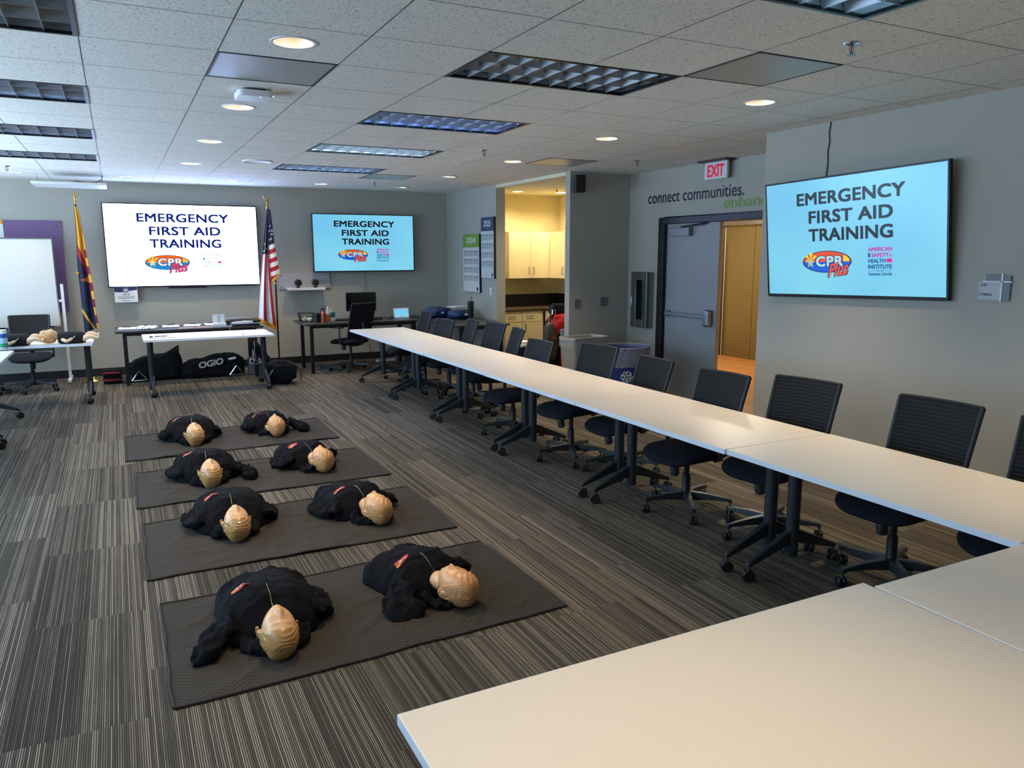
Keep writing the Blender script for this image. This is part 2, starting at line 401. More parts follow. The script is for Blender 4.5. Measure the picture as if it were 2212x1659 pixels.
# ---- suspended ceiling: tiles with holes for the lamps, thin grid above the joints
GX0, GSX, GY0, GSY = -.0737, .6142, 3.7079, .6096
def gx(i): return GX0+GSX*i
def gy(j): return GY0+GSY*j
TROFFERS = [(-2, 0), (-2, 3), (-2, 6), (-2, 9), (3, -3), (3, 0), (3, 3), (3, 6), (3, 9)]      # (left column, near row), two tiles wide
GRILLES = [(1, 1), (5, -1), (7, 6), (5, 10)]
DOWN = [(.85, 3.98), (.845, 5.83), (.847, 7.66), (.844, 9.59), (.225, 11.55), (1.503, 11.53), (2.748, 11.5), (4.02, 11.62),
        (3.98, 4.09), (3.975, 5.93), (4.01, 7.83), (4.04, 9.76), (-1.03, 11.55), (.85, 2.15), (3.98, 2.2), (.85, .32), (3.98, .35)]
RH = .098
holes = {}
for x, y in DOWN: holes.setdefault((math.floor((x-GX0)/GSX), math.floor((y-GY0)/GSY)), []).append((x, y))
skip = set(GRILLES)
for i, j in TROFFERS: skip |= {(i, j), (i+1, j)}
tb = B(); gb = B(); g = .003
XL, XR, YN, YF = -3.6, 6.03, -2.2, 12.5
for i in range(-6, 11):
    for j in range(-10, 15):
        x0, x1, y0, y1 = max(gx(i), XL), min(gx(i+1), XR), max(gy(j), YN), min(gy(j+1), YF)
        if x1-x0 < .02 or y1-y0 < .02: continue
        if y1 > YN and gx(i) > XL: gb.box((gx(i)-.012, y0, CZ+.0035), (gx(i)+.012, y1, CZ+.02), M_GRID) if not any(i == a+1 and j == c for a, c in TROFFERS) else 0
        if gy(j) > YN: gb.box((x0, gy(j)-.012, CZ+.0035), (x1, gy(j)+.012, CZ+.02), M_GRID)
        if (i, j) in skip: continue
        x0 += g; x1 -= g; y0 += g; y1 -= g
        if (i, j) in holes and x0+RH < holes[(i, j)][0][0] < x1-RH:
            cx, cy = holes[(i, j)][0]; cy = min(max(cy, y0+RH+.01), y1-RH-.01)
            an = sorted([2*PI*k/40 for k in range(40)] + [math.atan2(yy-cy, xx-cx) % (2*PI) for xx in (x0, x1) for yy in (y0, y1)])
            vs = []; n = len(an)
            for a in an:
                ca, sa = math.cos(a), math.sin(a)
                t = min([(x1-cx)/ca if ca > 1e-9 else 9, (x0-cx)/ca if ca < -1e-9 else 9, (y1-cy)/sa if sa > 1e-9 else 9, (y0-cy)/sa if sa < -1e-9 else 9])
                vs += [(cx+RH*ca, cy+RH*sa, CZ), (cx+t*ca, cy+t*sa, CZ)]
            tb.add(vs, [(2*k, 2*k+1, 2*((k+1) % n)+1, 2*((k+1) % n)) for k in range(n)], M_TILE)
        else:
            tb.add([(x0, y0, CZ), (x1, y0, CZ), (x1, y1, CZ), (x0, y1, CZ)], [(0, 1, 2, 3)], M_TILE)
struct(tb.build('ceiling', smooth=0))
struct(gb.build('trim_1', smooth=0))
slab('ceiling_upper', [((-3.72, -2.32, 3.02), (6.15, 12.62, 3.06)), ((-3.72, -2.32, CZ+.1), (-3.6, 12.62, 3.02)), ((6.03, -2.32, CZ+.1), (6.15, 12.62, 3.02)), ((-3.6, 12.5, CZ+.1), (6.03, 12.62, 3.02)), ((-3.6, -2.32, CZ+.1), (6.03, -2.2, 3.02))], M_SHADOWGAP)

# ================================================================== CEILING FIXTURES
def make_troffer():
    t = thing('ceiling_light', '', 'ceiling light')
    W, D = GSX, GSY/2
    b = B()
    for lo, hi in (((-W, -D, -.004), (W, -D+.02, .012)), ((-W, D-.02, -.004), (W, D, .012)), ((-W, -D+.02, -.004), (-W+.022, D-.02, .012)), ((W-.022, -D+.02, -.004), (W, D-.02, .012))):
        b.box(lo, hi, M_BEZEL)
    b.build('frame', t, smooth=0)
    b = B(); h = .11
    b.box((-W+.012, -D+.012, h), (W-.012, D-.012, h+.006), M_LOUV)
    for lo, hi in (((-W+.012, -D+.012, .012), (W-.012, -D+.016, h)), ((-W+.012, D-.016, .012), (W-.012, D-.012, h)), ((-W+.012, -D+.016, .012), (-W+.016, D-.016, h)), ((W-.016, -D+.016, .012), (W-.012, D-.016, h))):
        b.box(lo, hi, M_LOUV)
    b.build('housing', t, smooth=0)
    b = B()
    def blade(p0, p1, nrm):     # parabolic blade: wide on top, thin at the lower edge
        p0, p1, nrm = Vector(p0), Vector(p1), Vector(nrm); vs = []
        prof = [(0, .0015), (.02, .004), (.04, .011), (.055, .022)]
        for p in (p0, p1):
            for z, wd in prof: vs.append(tuple(p+nrm*wd+Vector((0, 0, z))))
            for z, wd in prof[::-1]: vs.append(tuple(p-nrm*wd+Vector((0, 0, z))))
        n = 8; b.add(vs, [(k, (k+1) % n, (k+1) % n+n, k+n) for k in range(n)], M_LOUV)
    for k in (-1, 1): blade((-W+.022, k*D/3, 0), (W-.022, k*D/3, 0), (0, 1, 0))
    for k in range(1, 9): x = -W+2*W*k/9; blade((x, -D+.02, 0), (x, D-.02, 0), (1, 0, 0))
    b.build('louver', t, smooth=40)
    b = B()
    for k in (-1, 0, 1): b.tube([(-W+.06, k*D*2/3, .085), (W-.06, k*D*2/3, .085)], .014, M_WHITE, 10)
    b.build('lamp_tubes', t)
    return t
tro = make_troffer()
def lit(o, c, k):  # emission on the tubes stands in for light reflected in the louvers
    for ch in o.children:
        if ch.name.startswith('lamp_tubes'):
            ch.material_slots[0].link = 'OBJECT'; ch.material_slots[0].material = emis('reflection_glow_%g_%g' % (c[0], k), c, k)
REFLECT_GLOW = {(3, 3): ((110, 160, 255), 11), (3, 6): ((190, 222, 255), 34), (3, 9): ((140, 190, 255), 20), (3, -3): ((150, 205, 235), 4), (-2, 0): ((150, 190, 255), .8), (-2, 3): ((150, 190, 255), 2.5), (-2, 6): ((150, 190, 255), 2.5), (-2, 9): ((150, 190, 255), 2)}  # reflected glow of each fixture, put into its tube colour and strength
TL = {(-2, 0): 'recessed louvered light at the top left edge, only its near corner in frame', (-2, 3): 'recessed louvered light, second back in the left column above the infant manikins',
      (-2, 6): 'recessed louvered light, third back in the left column of ceiling lights', (-2, 9): 'recessed louvered light nearest the far wall in the left column',
      (3, -3): 'louvered ceiling light cut off by the top edge, right, nearest the camera', (3, 0): 'large dim grey louvered ceiling light beside the blank grille, top centre',
      (3, 3): 'louvered ceiling light glinting deep blue, in line behind the large dim one', (3, 6): 'bright white-blue louvered ceiling light, third back in the right column',
      (3, 9): 'small louvered ceiling light furthest back in the right column above the flags'}
for k, (i, j) in enumerate(TROFFERS):
    loc = (gx(i+1), gy(j)+GSY/2, CZ)
    if k == 0: tro.location = loc; tro['label'] = TL[(i, j)]; tro['group'] = 'recessed louvered ceiling lights'
    else:
        r = dup(tro, loc, 0, TL[(i, j)])
        if (i, j) in REFLECT_GLOW: lit(r, *REFLECT_GLOW[(i, j)])
# downlights
LAMP = emis('lamp_glow', (255, 222, 160), 40)
def make_down():
    t = thing('downlight', '', 'downlight'); b = B()
    b.lathe([(RH-.003, .0), (RH-.003, -.003), (RH+.012, -.003), (RH+.014, .0)], M_WHITE, n=40, close=False); b.build('trim_ring', t)
    b = B(); b.lathe([(RH-.003, -.002), (.088, .05), (.074, .09), (.058, .12)], M_LOUV, n=40, close=False); b.build('reflector', t)
    b = B(); b.lathe([(.0, .118), (.04, .118), (.058, .121)], LAMP, n=30, close=False); b.build('lamp', t)
    return t
dn = make_down(); dn['group'] = 'round recessed downlights'
DL = ['downlight nearest the camera, beside the grey blank ceiling panel', 'downlight just beyond the white access point on the ceiling', 'third downlight back in the row over the floor mats', 'fourth downlight back in the row over the floor mats',
      'downlight near the far wall above the left part of the big screen', 'downlight near the far wall above the right part of the big screen', 'downlight near the far wall above the smaller far screen', 'downlight in the far right ceiling corner before the calendars',
      'downlight over the table row nearest the wall-mounted right screen', 'downlight over the table row, second back on the right side', 'downlight over the table row beside the right-hand ceiling grille', 'downlight over the table row furthest back on the right side',
      'downlight near the far wall at left above the purple board']
for k, (x, y) in enumerate(DOWN):
    if k == 0: dn.location = (x, y, CZ); dn['label'] = DL[0]; r = dn
    else: r = dup(dn, (x, y, CZ), 0, DL[k] if k < 13 else ['downlight above the camera over the near floor', 'downlight above the camera over the near tables'][k-13] if k < 15 else ['downlight behind the camera at left', 'downlight behind the camera at right'][k-15])
for k, (x, y) in enumerate(DOWN): spot((x, y, CZ+.075), P_DOWN*(.45 if (y < 2.5 and y > 1 and x < 2) else .95 if y < 2.5 else 1.2 if (k < 4 or 8 <= k <= 11) else .7))
# grilles
GL = {(1, 1): 'dark grey blank ceiling panel between the first two downlights', (5, -1): 'square grey perforated return grille beside the large dim ceiling light', (7, 6): 'small brownish ceiling grille above the kitchen opening', (5, 10): 'flat grey ceiling grille in the distance above the smaller far screen'}
for i, j in GRILLES:
    b = B(); m = M_DG = perf_mat('perforated_grey', (176, 178, 174))
    b.box((gx(i)+.012, gy(j)+.012, CZ-.001), (gx(i+1)-.012, gy(j+1)-.012, CZ+.008), m)
    t = thing('ceiling_grille', GL[(i, j)], 'ceiling grille', ((gx(i)+gx(i+1))/2, gy(j)+GSY/2, CZ), 0, 'ceiling grilles')
    o = b.build('panel', t, smooth=0); o.location = (-(gx(i)+gx(i+1))/2, -(gy(j)+GSY/2), -CZ)
    b = B(); b.box((-GSX/2+.004, -GSY/2+.004, -.003), (GSX/2-.004, -GSY/2+.014, .004), M_DGREY)
    b.box((-GSX/2+.004, GSY/2-.014, -.003), (GSX/2-.004, GSY/2-.004, .004), M_DGREY)
    for q_ in (-1, 1): b.box((q_*(GSX/2-.009)-.005, -GSY/2+.008, -.003), (q_*(GSX/2-.009)+.005, GSY/2-.008, .004), M_DGREY)
    b.build('frame', t, smooth=0)
# sprinklers
def sprinkler(loc, label):
    t = thing('sprinkler_head', label, 'sprinkler', loc, 0, 'ceiling sprinklers')
    b = B(); b.lathe([(.0, 0), (.042, 0), (.040, -.006), (.012, -.012), (.010, -.014), (0, -.014)], M_CHROME, n=24); b.build('escutcheon', t)
    b = B(); b.tube([(.009, 0, -.012), (.016, 0, -.03), (.006, 0, -.052)], .003, M_STEEL, 6); b.tube([(-.009, 0, -.012), (-.016, 0, -.03), (-.006, 0, -.052)], .003, M_STEEL, 6)
    b.tube([(0, 0, -.012), (0, 0, -.052)], .003, pbr('sprinkler_bulb', (140, 30, 25), .3), 6); b.build('bracket', t)
    b = B(); b.lathe([(0, -.052), (.022, -.054), (.022, -.056), (0, -.057)], M_STEEL, n=12); b.build('deflector', t)
sprinkler((3.281, 2.778, CZ), 'chrome sprinkler nearest the camera, under the top right ceiling light')
sprinkler((3.324, 7.11, CZ), 'sprinkler near the bright ceiling lights at the middle of the ceiling')
sprinkler((5.21, 7.159, CZ), 'sprinkler to the left of the exit sign')
sprinkler((3.363, 10.876, CZ), 'tiny sprinkler above the smaller far screen')
sprinkler((-1.031, 10.757, CZ), 'tiny sprinkler at the far left edge of the ceiling')
sprinkler((5.962, 10.2, 2.70), 'sprinkler on the yellow-lit kitchen ceiling')
b = B(); b.lathe([(0, -.004), (.13, -.004), (.148, -.012), (.158, -.006), (.16, 0)], M_WHITE, c=(0, 0, 0), n=40)
o = b.build('ceiling_speaker', loc=(1.474, 9.04, CZ)); tag(o, 'flat round white ceiling speaker in the blue glow before the big screen', 'speaker')
t = thing('wireless_access_point', 'white rounded-square wireless access point on the ceiling with two tiny lights', 'access point', (.85, 5.22, CZ))
b = B(); rbox(b, (-.105, -.105, -.05), (.105, .105, -.012), M_WHITE, .035, 6); b.build('body', t, bevel=.006)
b = B(); rbox(b, (-.07, -.07, -.012), (.07, .07, 0), M_BLACK, .02, 4); b.build('mount_bracket', t)
b = B(); b.lathe([(0, -.0512), (.004, -.0512), (.004, -.0495)], emis('status_led', (190, 210, 255), 6), c=(.03, -.07, 0), n=10); b.lathe([(0, -.006), (.006, -.004), (.006, 0)], emis('status_led2', (255, 255, 255), 8), c=(.1055, -.06, -.036), n=10); b.build('status_light', t)
# pendant lamp over the state flag
t = thing('pendant_light', 'long thin white pendant light box hanging by wires over the state flag', 'pendant light', (-.436, 11.55, 2.595))
b = B(); b.box((-.41, -.33, 0), (.41, .33, .03), M_WHITE); b.build('lamp_box', t, bevel=.008)
for x in (-.36, .36):
    b = B(); b.tube([(x, 0, .03), (x, 0, .148)], .002, M_CABLE, 6); b.build('hanging_wire', t)
b = B(); b.tube([(.02, 0, .03), (.05, 0, .07), (.2, 0, .05), (.3, 0, .06), (.36, 0, .1), (.37, 0, .148)], .005, M_CABLE, 6); b.build('power_cord', t)
# ================================================================== SCREENS
def slide(scr, W, H, k, cols):
    """the slide's writing and logos as children of the screen; plane: x right, z up, front is -y"""
    lay = [0]
    def P(d):
        def f(u, v): return (-W/2+u*W, -d, H/2-v*H)
        return f
    def em(nm, c): return emis('slide_%s_%s' % (nm, k), c, cols['s'])
    b = B()
    for body, bx in (('EMERGENCY', (.202, .215, .807, .105)), ('FIRST AID', (.275, .376, .747, .266)), ('TRAINING', (.273, .532, .747, .421))):
        put_text(b, body, bx, em('ink', cols['ink']), P(.003), bold=.05, space=1.04)
    b.build('title_text', scr, smooth=0)
    b = B(); f = P; cx, cy, rx, ry = .38, .712, .147, .095
    def poly(pts, mat, d): b.add([P(d)(u, v) for u, v in pts], [tuple(range(len(pts)))], mat)
    def el(rx, ry, a0=0, a1=360, n=36, cx=cx, cy=cy): return [(cx+rx*math.cos(math.radians(a0+(a1-a0)*i/n)), cy-ry*math.sin(math.radians(a0+(a1-a0)*i/n))) for i in range(n+1)]
    poly(el(rx, ry)[:-1], em('navy', cols['navy']), .003)
    poly(el(rx*.95, ry*.93, 0, 180), em('orange', cols['orange']), .0034); poly(el(rx*.95, ry*.93, 180, 360), em('blue', cols['blue']), .0034)
    sx, sy = cx-.098, cy-.004
    for a0, a1, L in ((40, 62, .055), (75, 97, .062), (112, 132, .05), (148, 168, .03)):
        poly([(sx, sy), (sx+L*math.cos(math.radians(a0)), sy-1.25*L*math.sin(math.radians(a0))), (sx+L*math.cos(math.radians(a1)), sy-1.25*L*math.sin(math.radians(a1)))], em('yellow', cols['yellow']), .0038)
    poly([(cx+.10, cy-.002), (cx+.10, cy-.055), (cx+.118, cy-.045), (cx+.132, cy-.025), (cx+.137, cy-.002)], em('yellow', cols['yellow']), .0038)
    st = []
    for i in range(10):
        r = .030 if i % 2 == 0 else .012; a = math.radians(90+36*i); st.append((sx+r*math.cos(a), sy+.01-1.78*r*math.sin(a)))
    c = (sx, sy+.01)
    for i in range(10): poly([c, st[i], st[(i+1) % 10]], em('star', cols['star']), .0044)
    put_text(b, 'CPR', (cx-.068, cy+.047, cx+.105, cy-.055), em('navy', cols['navy']), P(.0046), bold=.10, space=1.1)
    put_text(b, 'CPR', (cx-.063, cy+.042, cx+.100, cy-.050), em('pale', cols['pale']), P(.005), bold=.055, space=1.12)
    put_text(b, 'Plus', (cx+.006, cy+.143, cx+.134, cy+.018), em('navy', cols['navy']), P(.0054), bold=.08, shear=.35, rise=-.03)
    put_text(b, 'Plus', (cx+.010, cy+.137, cx+.130, cy+.022), em('red', cols['red']), P(.0058), bold=.03, shear=.35, rise=-.03)
    b.build('oval_logo', scr, smooth=0)
    b = B(); x0, x1 = .617, .742
    put_text(b, 'AMERICAN', (x0, .636, x1, .603), em('mag', cols['mag']), P(.003), bold=.06)
    put_text(b, 'SAFETY', (x0+.019, .683, x1-.016, .650), em('mag', cols['mag']), P(.003), bold=.06)
    put_text(b, '&', (x1-.013, .683, x1, .66), em('mag', cols['mag']), P(.003), bold=.02)
    poly([(x0, .683), (x0+.013, .683), (x0+.013, .650), (x0, .650)], em('teal', cols['teal']), .003)
    put_text(b, 'HEALTH', (x0, .730, x1-.034, .697), em('teal', cols['teal']), P(.003), bold=.06)
    poly([(x1-.028, .728), (x1, .728), (x1, .697), (x1-.028, .697)], em('pink', cols['pink']), .003)
    put_text(b, 'INSTITUTE', (x0, .779, x1, .744), em('teal', cols['teal']), P(.003), bold=.06)
    put_text(b, 'APPROVED', (x0+.040, .800, x1-.040, .789), em('teal', cols['teal']), P(.003), bold=.01)
    poly([(x0, .796), (x0+.036, .796), (x0+.036, .793), (x0, .793)], em('teal', cols['teal']), .003); poly([(x1-.036, .796), (x1, .796), (x1, .793), (x1-.036, .793)], em('teal', cols['teal']), .003)
    put_text(b, 'TRAINING CENTER', (x0, .834, x1, .812), em('teal', cols['teal']), P(.003), bold=.06)
    b.build('institute_logo', scr, smooth=0)
def television(name, label, M, W, H, smat, k, cols, bz=.014, bot=.022, chin=False, mount=.05):
    t = thing(name, label, 'television'); t.matrix_world = M
    b = B(); w2, h2 = W/2+bz, H/2+bz
    b.box((-w2, -.004, H/2), (w2, .022, h2), M_BEZEL); b.box((-w2, -.004, -H/2-bot), (w2, .022, -H/2), M_BEZEL)
    b.box((-w2, -.004, -H/2), (-W/2, .022, H/2), M_BEZEL); b.box((W/2, -.004, -H/2), (w2, .022, H/2), M_BEZEL)
    if chin: b.box((-.26, -.002, -H/2-bot-.022), (.26, .02, -H/2-bot), M_BEZEL)
    b.build('bezel', t, smooth=0, bevel=.003)
    b = B(); b.box((-w2, .022, -H/2-bot), (w2, .03, h2), M_BLACK); b.box((-w2*.75, .03, -h2*.7), (w2*.75, mount, h2*.7), M_BLACK); b.build('rear_housing', t, smooth=0)
    b = B(); b.add([(-W/2, .0, -H/2), (W/2, .0, -H/2), (W/2, .0, H/2), (-W/2, .0, H/2)], [(0, 1, 2, 3)], smat); s = b.build('screen', t, smooth=0)
    slide(s, W, H, k, cols); return t
CY = dict(ink=(6, 8, 12), navy=(14, 22, 48), orange=(238, 78, 30), blue=(10, 96, 226), yellow=(250, 214, 40), star=(176, 196, 168), pale=(176, 228, 244), red=(246, 84, 70), mag=(196, 40, 176), teal=(8, 84, 158), pink=(232, 12, 150), s=.66)
WH = dict(ink=(8, 26, 120), navy=(10, 40, 110), orange=(255, 108, 20), blue=(20, 150, 226), yellow=(255, 214, 70), star=(255, 238, 150), pale=(255, 255, 255), red=(250, 70, 110), mag=(240, 150, 215), teal=(20, 160, 175), pink=(250, 90, 140), s=.62)
S_BIG = screen_mat('big_screen_glow', (172, 198, 255), (172, 198, 255), 7.5)
S_CY = screen_mat('cyan_screen_glow', (112, 198, 248), (146, 234, 255), .62)
Mx = T(.924, 12.385, 1.863)
t = television('wall_television', 'huge far-wall screen glowing white with dark blue title, between the two flags', Mx, 2.055, 1.155, S_BIG, 'white', WH, bz=.014, bot=.02, chin=True, mount=.11)
t = television('wall_television', 'smaller pale blue screen on the far wall above the black desk', T(3.627, 12.36, 1.911), 1.655, .885, S_CY, 'cyan', CY, bz=.012, bot=.018, mount=.135)
b = B(); b.box((-.012, .128, -1.08), (.012, .139, -.46), M_WALL); b.build('cable_raceway', t, smooth=0)
# screen on the right wall faces -x, leans down a little at the top
top, botm = Vector((4.935, 4.15, 2.325)), Vector((5.015, 4.125, 1.398))
up = (top-botm).normalized(); right = Vector((0, -1, -.0)).normalized(); right = (right + Vector((0, 0, .0165))).normalized(); right = (right - up*right.dot(up)).normalized()
nrm = right.cross(up)      # toward the viewer is -nrm? local: x right, y depth, z up -> y = z x x
yy = up.cross(right); ce = (top+botm)/2
Mr = Matrix((right, yy, up)).transposed().to_4x4(); Mr.translation = ce
television('wall_television', 'pale blue screen on the near right wall, leaning forward, beside the room sign', Mr, 1.60, .900, S_CY, 'cyan', CY, bz=.014, bot=.024, mount=.034)
b = B(); pts = [(5.055, 4.426, CZ), (5.054, 4.435, 2.66), (5.054, 4.425, 2.6), (5.054, 4.438, 2.52), (5.054, 4.43, 2.44), (5.053, 4.44, 2.3)]
b.tube(pts, .004, M_CABLE, 6); tag(b.build('video_cable'), 'thin dark cable running from the ceiling to the right wall screen', 'cable')

# ================================================================== WALL ITEMS
def P_x(x, y0):   # plane facing -x: u runs toward the viewer's right (-y), v up
    return lambda u, v: (x, y0-u, v)
# lettering on the door wall
b = B(); put_text(b, 'connect communities.', (0, 2.345, 1.675, 2.475), pbr('navy_letter', (24, 24, 44), .5), P_x(6.027, 8.035), bold=.012)
tag(b.build('wall_lettering', smooth=0), 'dark navy words connect communities on the wall under the exit sign', 'lettering')
b = B(); put_text(b, 'enhance', (0, 2.225, .77, 2.345), pbr('green_letter', (124, 160, 84), .5), P_x(6.027, 6.672), bold=.03)
tag(b.build('wall_lettering', smooth=0), 'green word beginning enhan above the door, partly hidden by the near wall', 'lettering')
# exit sign
t = thing('exit_sign', 'white exit sign with red letters hanging from the ceiling before the door', 'exit sign', (5.94, 6.72, 2.743))
b = B(); b.box((-.075, -.24, -.02), (.06, .22, 0), M_DGREY); b.build('ceiling_canopy', t, smooth=0)
b = B(); b.box((-.005, -.18, -.205), (.025, .175, -.02), pbr('exit_panel', (226, 224, 226), .35)); p = b.build('sign_panel', t, smooth=0, bevel=.003)
b = B(); put_text(b, 'EXIT', (-.125, -.18, .14, -.05), emis('exit_red', (226, 24, 62), .42), lambda u, v: (-.008, -u, v), bold=.045); b.build('letters', p, smooth=0)
# door set
M_DOORF = pbr('black_door_frame', (22, 22, 26), .35); M_DOOR = pbr('grey_door', (148, 150, 150), .42)
b = B(); b.box((6.0, DY1-.11, 0), (6.17, DY1, DZ), M_DOORF); b.box((6.0, DY0, 0), (6.17, DY0+.11, DZ), M_DOORF); b.box((6.0, DY0+.11, DZ-.08), (6.17, DY1-.11, DZ), M_DOORF)
d = struct(b.build('door_1', smooth=0, bevel=.006))
b = B(); b.box((6.05, 6.735, .01), (6.097, 7.665, 2.083), M_DOOR); lf = b.build('door_leaf', d, smooth=0)
b = B(); b.box((6.053, 6.7315, .01), (6.095, 6.735, 2.083), pbr('tan_door_edge', (196, 168, 118), .5)); o = b.build('leaf_edge', lf, smooth=0)
b = B(); b.box((5.99, 6.87, .985), (6.05, 7.6, 1.03), M_STEEL); b.box((6.0, 7.55, .97), (6.05, 7.62, 1.045), M_STEEL); b.build('push_bar', lf, smooth=0, bevel=.006)
b = B(); b.box((5.97, 6.79, .90), (6.05, 6.885, 1.09), M_STEEL); b.build('latch_case', lf, smooth=0, bevel=.02, seg=4)
b = B(); b.box((5.985, 7.19, 1.935), (6.05, 7.55, 2.035), pbr('closer_grey', (128, 130, 130), .4, .3)); b.build('closer_body', lf, smooth=0, bevel=.006)
b = B(); b.tube([(6.01, 7.35, 2.045), (5.99, 7.05, 2.06), (6.02, 6.93, 2.075)], .012, M_DGREY, 6); b.build('closer_arm', lf)
# fire extinguisher cabinet
t = thing('extinguisher_cabinet', 'steel cabinet with narrow glass on the wall left of the door', 'extinguisher cabinet', (6.03, 8.04, .80))
b = B(); b.box((-.10, -.165, 0), (-.001, -.15, .70), M_STEEL); b.box((-.10, .15, 0), (-.001, .165, .70), M_STEEL); b.box((-.10, -.15, 0), (-.001, .15, .015), M_STEEL); b.box((-.10, -.15, .685), (-.001, .15, .70), M_STEEL); b.box((-.012, -.15, .015), (-.002, .15, .685), M_DGREY)
b.build('case', t, smooth=0)
b = B(); X0, X1 = -.112, -.10
for lo, hi in (((X0, -.165, 0), (X1, -.075, .70)), ((X0, .06, 0), (X1, .165, .70)), ((X0, -.075, 0), (X1, .06, .1)), ((X0, -.075, .6), (X1, .06, .70))): b.box(lo, hi, M_STEEL)
dr = b.build('cabinet_door', t, smooth=0, bevel=.004)
b = B(); b.box((-.104, -.075, .1), (-.101, .06, .6), pbr('dark_glass', (40, 42, 42), .05, alpha=.16)); b.build('glass_pane', dr, smooth=0)
b = B(); b.tube([(X0, .125, .27), (X0-.02, .125, .28), (X0-.02, .125, .38), (X0, .125, .39)], .006, M_CHROME, 8); b.build('pull_handle', dr)
b = B(); put_text(b, 'FIRE EXTINGUISHER', (.12, -.008, .56, .018), M_BLACK, lambda u, v: (X0-.001, -.10-v, .70-u), bold=.03); b.build('door_lettering', dr, smooth=0)
t = thing('fire_extinguisher', 'red fire extinguisher behind the glass of the steel wall cabinet', 'fire extinguisher', (5.985, 7.985, .82))
b = B(); b.lathe([(0, 0), (.038, .0), (.04, .02), (.04, .34), (.03, .38), (.014, .41)], M_RED, n=20); b.build('cylinder', t)
b = B(); b.lathe([(.0405, .12), (.0405, .36)], M_PAPER, n=20, close=False); b.build('paper_tag', t)
b = B(); b.tube([(0, 0, .41), (0, 0, .46), (-.03, .03, .47)], .01, M_BLACK, 8); b.build('valve_handle', t)
# storage room sign
t = thing('room_sign', 'frosted room sign reading storage on the right wall beside the screen', 'sign', (5.06, 3.03, 1.51))
b = B(); b.box((-.012, -.04, -.08), (-.002, .10, .035), pbr('sign_frost', (172, 176, 176), .35)); b.build('plate', t, smooth=0)
b = B(); b.box((-.014, -.10, -.08), (-.002, -.045, .08), pbr('sign_slate', (96, 102, 106), .35)); b.box((-.013, -.04, .045), (-.002, .06, .085), pbr('sign_slate', (96, 102, 106), .35)); b.build('corner_plate', t, smooth=0)
b = B(); b.box((-.018, -.053, -.085), (-.002, -.042, .09), M_WHITE); b.box((-.018, -.11, .036), (-.002, .075, .044), M_WHITE); b.build('white_rails', t, smooth=0)
b = B(); put_text(b, '5.07', (-.09, .008, -.045, .026), M_DGREY, lambda u, v: (-.0135, -u, v), bold=.02); put_text(b, 'STORAGE', (-.094, -.052, -.012, -.037), M_DGREY, lambda u, v: (-.0135, -u, v), bold=.02); b.build('sign_text', t, smooth=0)
# calendars
def calendar(y1, y0, z0, z1, head, year, label):
    t = thing('wall_calendar', label, 'calendar', (5.12, (y0+y1)/2, z0), 0, 'year planners on the calendar wall'); W, H = y1-y0, z1-z0
    f = lambda u, v: (-.041, W/2-u*W, v*H)
    b = B(); b.box((-.038, -W/2, 0), (-.001, W/2, H), M_BLACK); b.build('backing_board', t, smooth=0)
    b = B(); b.box((-.041, -W/2+.002, .002), (-.0385, W/2-.002, H*.775), pbr('calendar_paper', (206, 208, 206), .6)); sh = b.build('sheet', t, smooth=0)
    b = B(); b.box((-.041, -W/2+.002, H*.775), (-.0385, W/2-.002, H-.002), head); hd = b.build('header', t, smooth=0)
    g2 = lambda u, v: (-.0418, W/2-u*W, v*H)
    b = B(); put_text(b, year, (.22, .85, .78, .945), M_PAPER, g2, bold=.02); put_text(b, 'CALENDAR', (.40, .82, .62, .832), M_PAPER, g2); b.build('year_text', hd, smooth=0)
    b = B(); ink = pbr('calendar_ink', (96, 100, 108), .7); ink2 = pbr('calendar_grid', (176, 180, 182), .7)
    for r in range(4):
        for c in range(3):
            u0 = .07+c*.31; v1 = .715-r*.145
            for q in ((u0, v1-.012, u0+.27, v1), (u0, v1-.09, u0+.025, v1-.012)): b.add([g2(q[0], q[1]), g2(q[2], q[1]), g2(q[2], q[3]), g2(q[0], q[3])], [(0, 1, 2, 3)], ink)
            b.add([g2(u0+.03, v1-.088), g2(u0+.265, v1-.088), g2(u0+.265, v1-.016), g2(u0+.03, v1-.016)], [(0, 1, 2, 3)], ink2)
    b.build('month_grids', sh, smooth=0); b = B(); b.add([g2(.84, .03), g2(.93, .03), g2(.93, .085), g2(.84, .085)], [(0, 1, 2, 3)], M_BLACK); b.build('corner_mark', sh, smooth=0)
calendar(11.715, 11.08, 1.13, 2.04, pbr('calendar_green', (122, 158, 48), .5), '2024', 'tall wall calendar with green 2024 header left of the kitchen opening')
calendar(11.008, 10.36+.20, 1.363, 2.283, pbr('calendar_navy', (62, 64, 104), .5), '2025', 'tall wall calendar with navy 2025 header, hung higher and nearer the kitchen')
def plate(loc, w, h, mat, label, face, tog, name='light_switch', cat='light switch'):
    t = thing(name, label, cat, loc); M = T(rz=0) if face == 'y' else T(rz=-PI/2)
    b = B(); b.box((-w/2, -.008, -h/2), (w/2, -.0005, h/2), mat, M); b.build('cover_plate', t, smooth=0, bevel=.003)
    for u, ww, hh in tog:
        b = B(); b.box((u-ww/2, -.014, -hh/2), (u+ww/2, -.008, hh/2), M_STEEL if mat is M_STEEL else M_WHITE, M); b.build('switch_rocker', t, smooth=0)
plate((5.243, 8.43, 1.10), .085, .115, M_STEEL, 'single steel wall plate on the alcove wall nearer the kitchen', 'y', [(0, .05, .08)], 'wall_plate', 'wall plate')
plate((5.652, 8.43, 1.115), .115, .118, M_STEEL, 'double steel wall plate on the alcove wall above the blue recycling barrel', 'y', [(-.025, .03, .045), (.025, .03, .045)], 'wall_plate', 'wall plate')
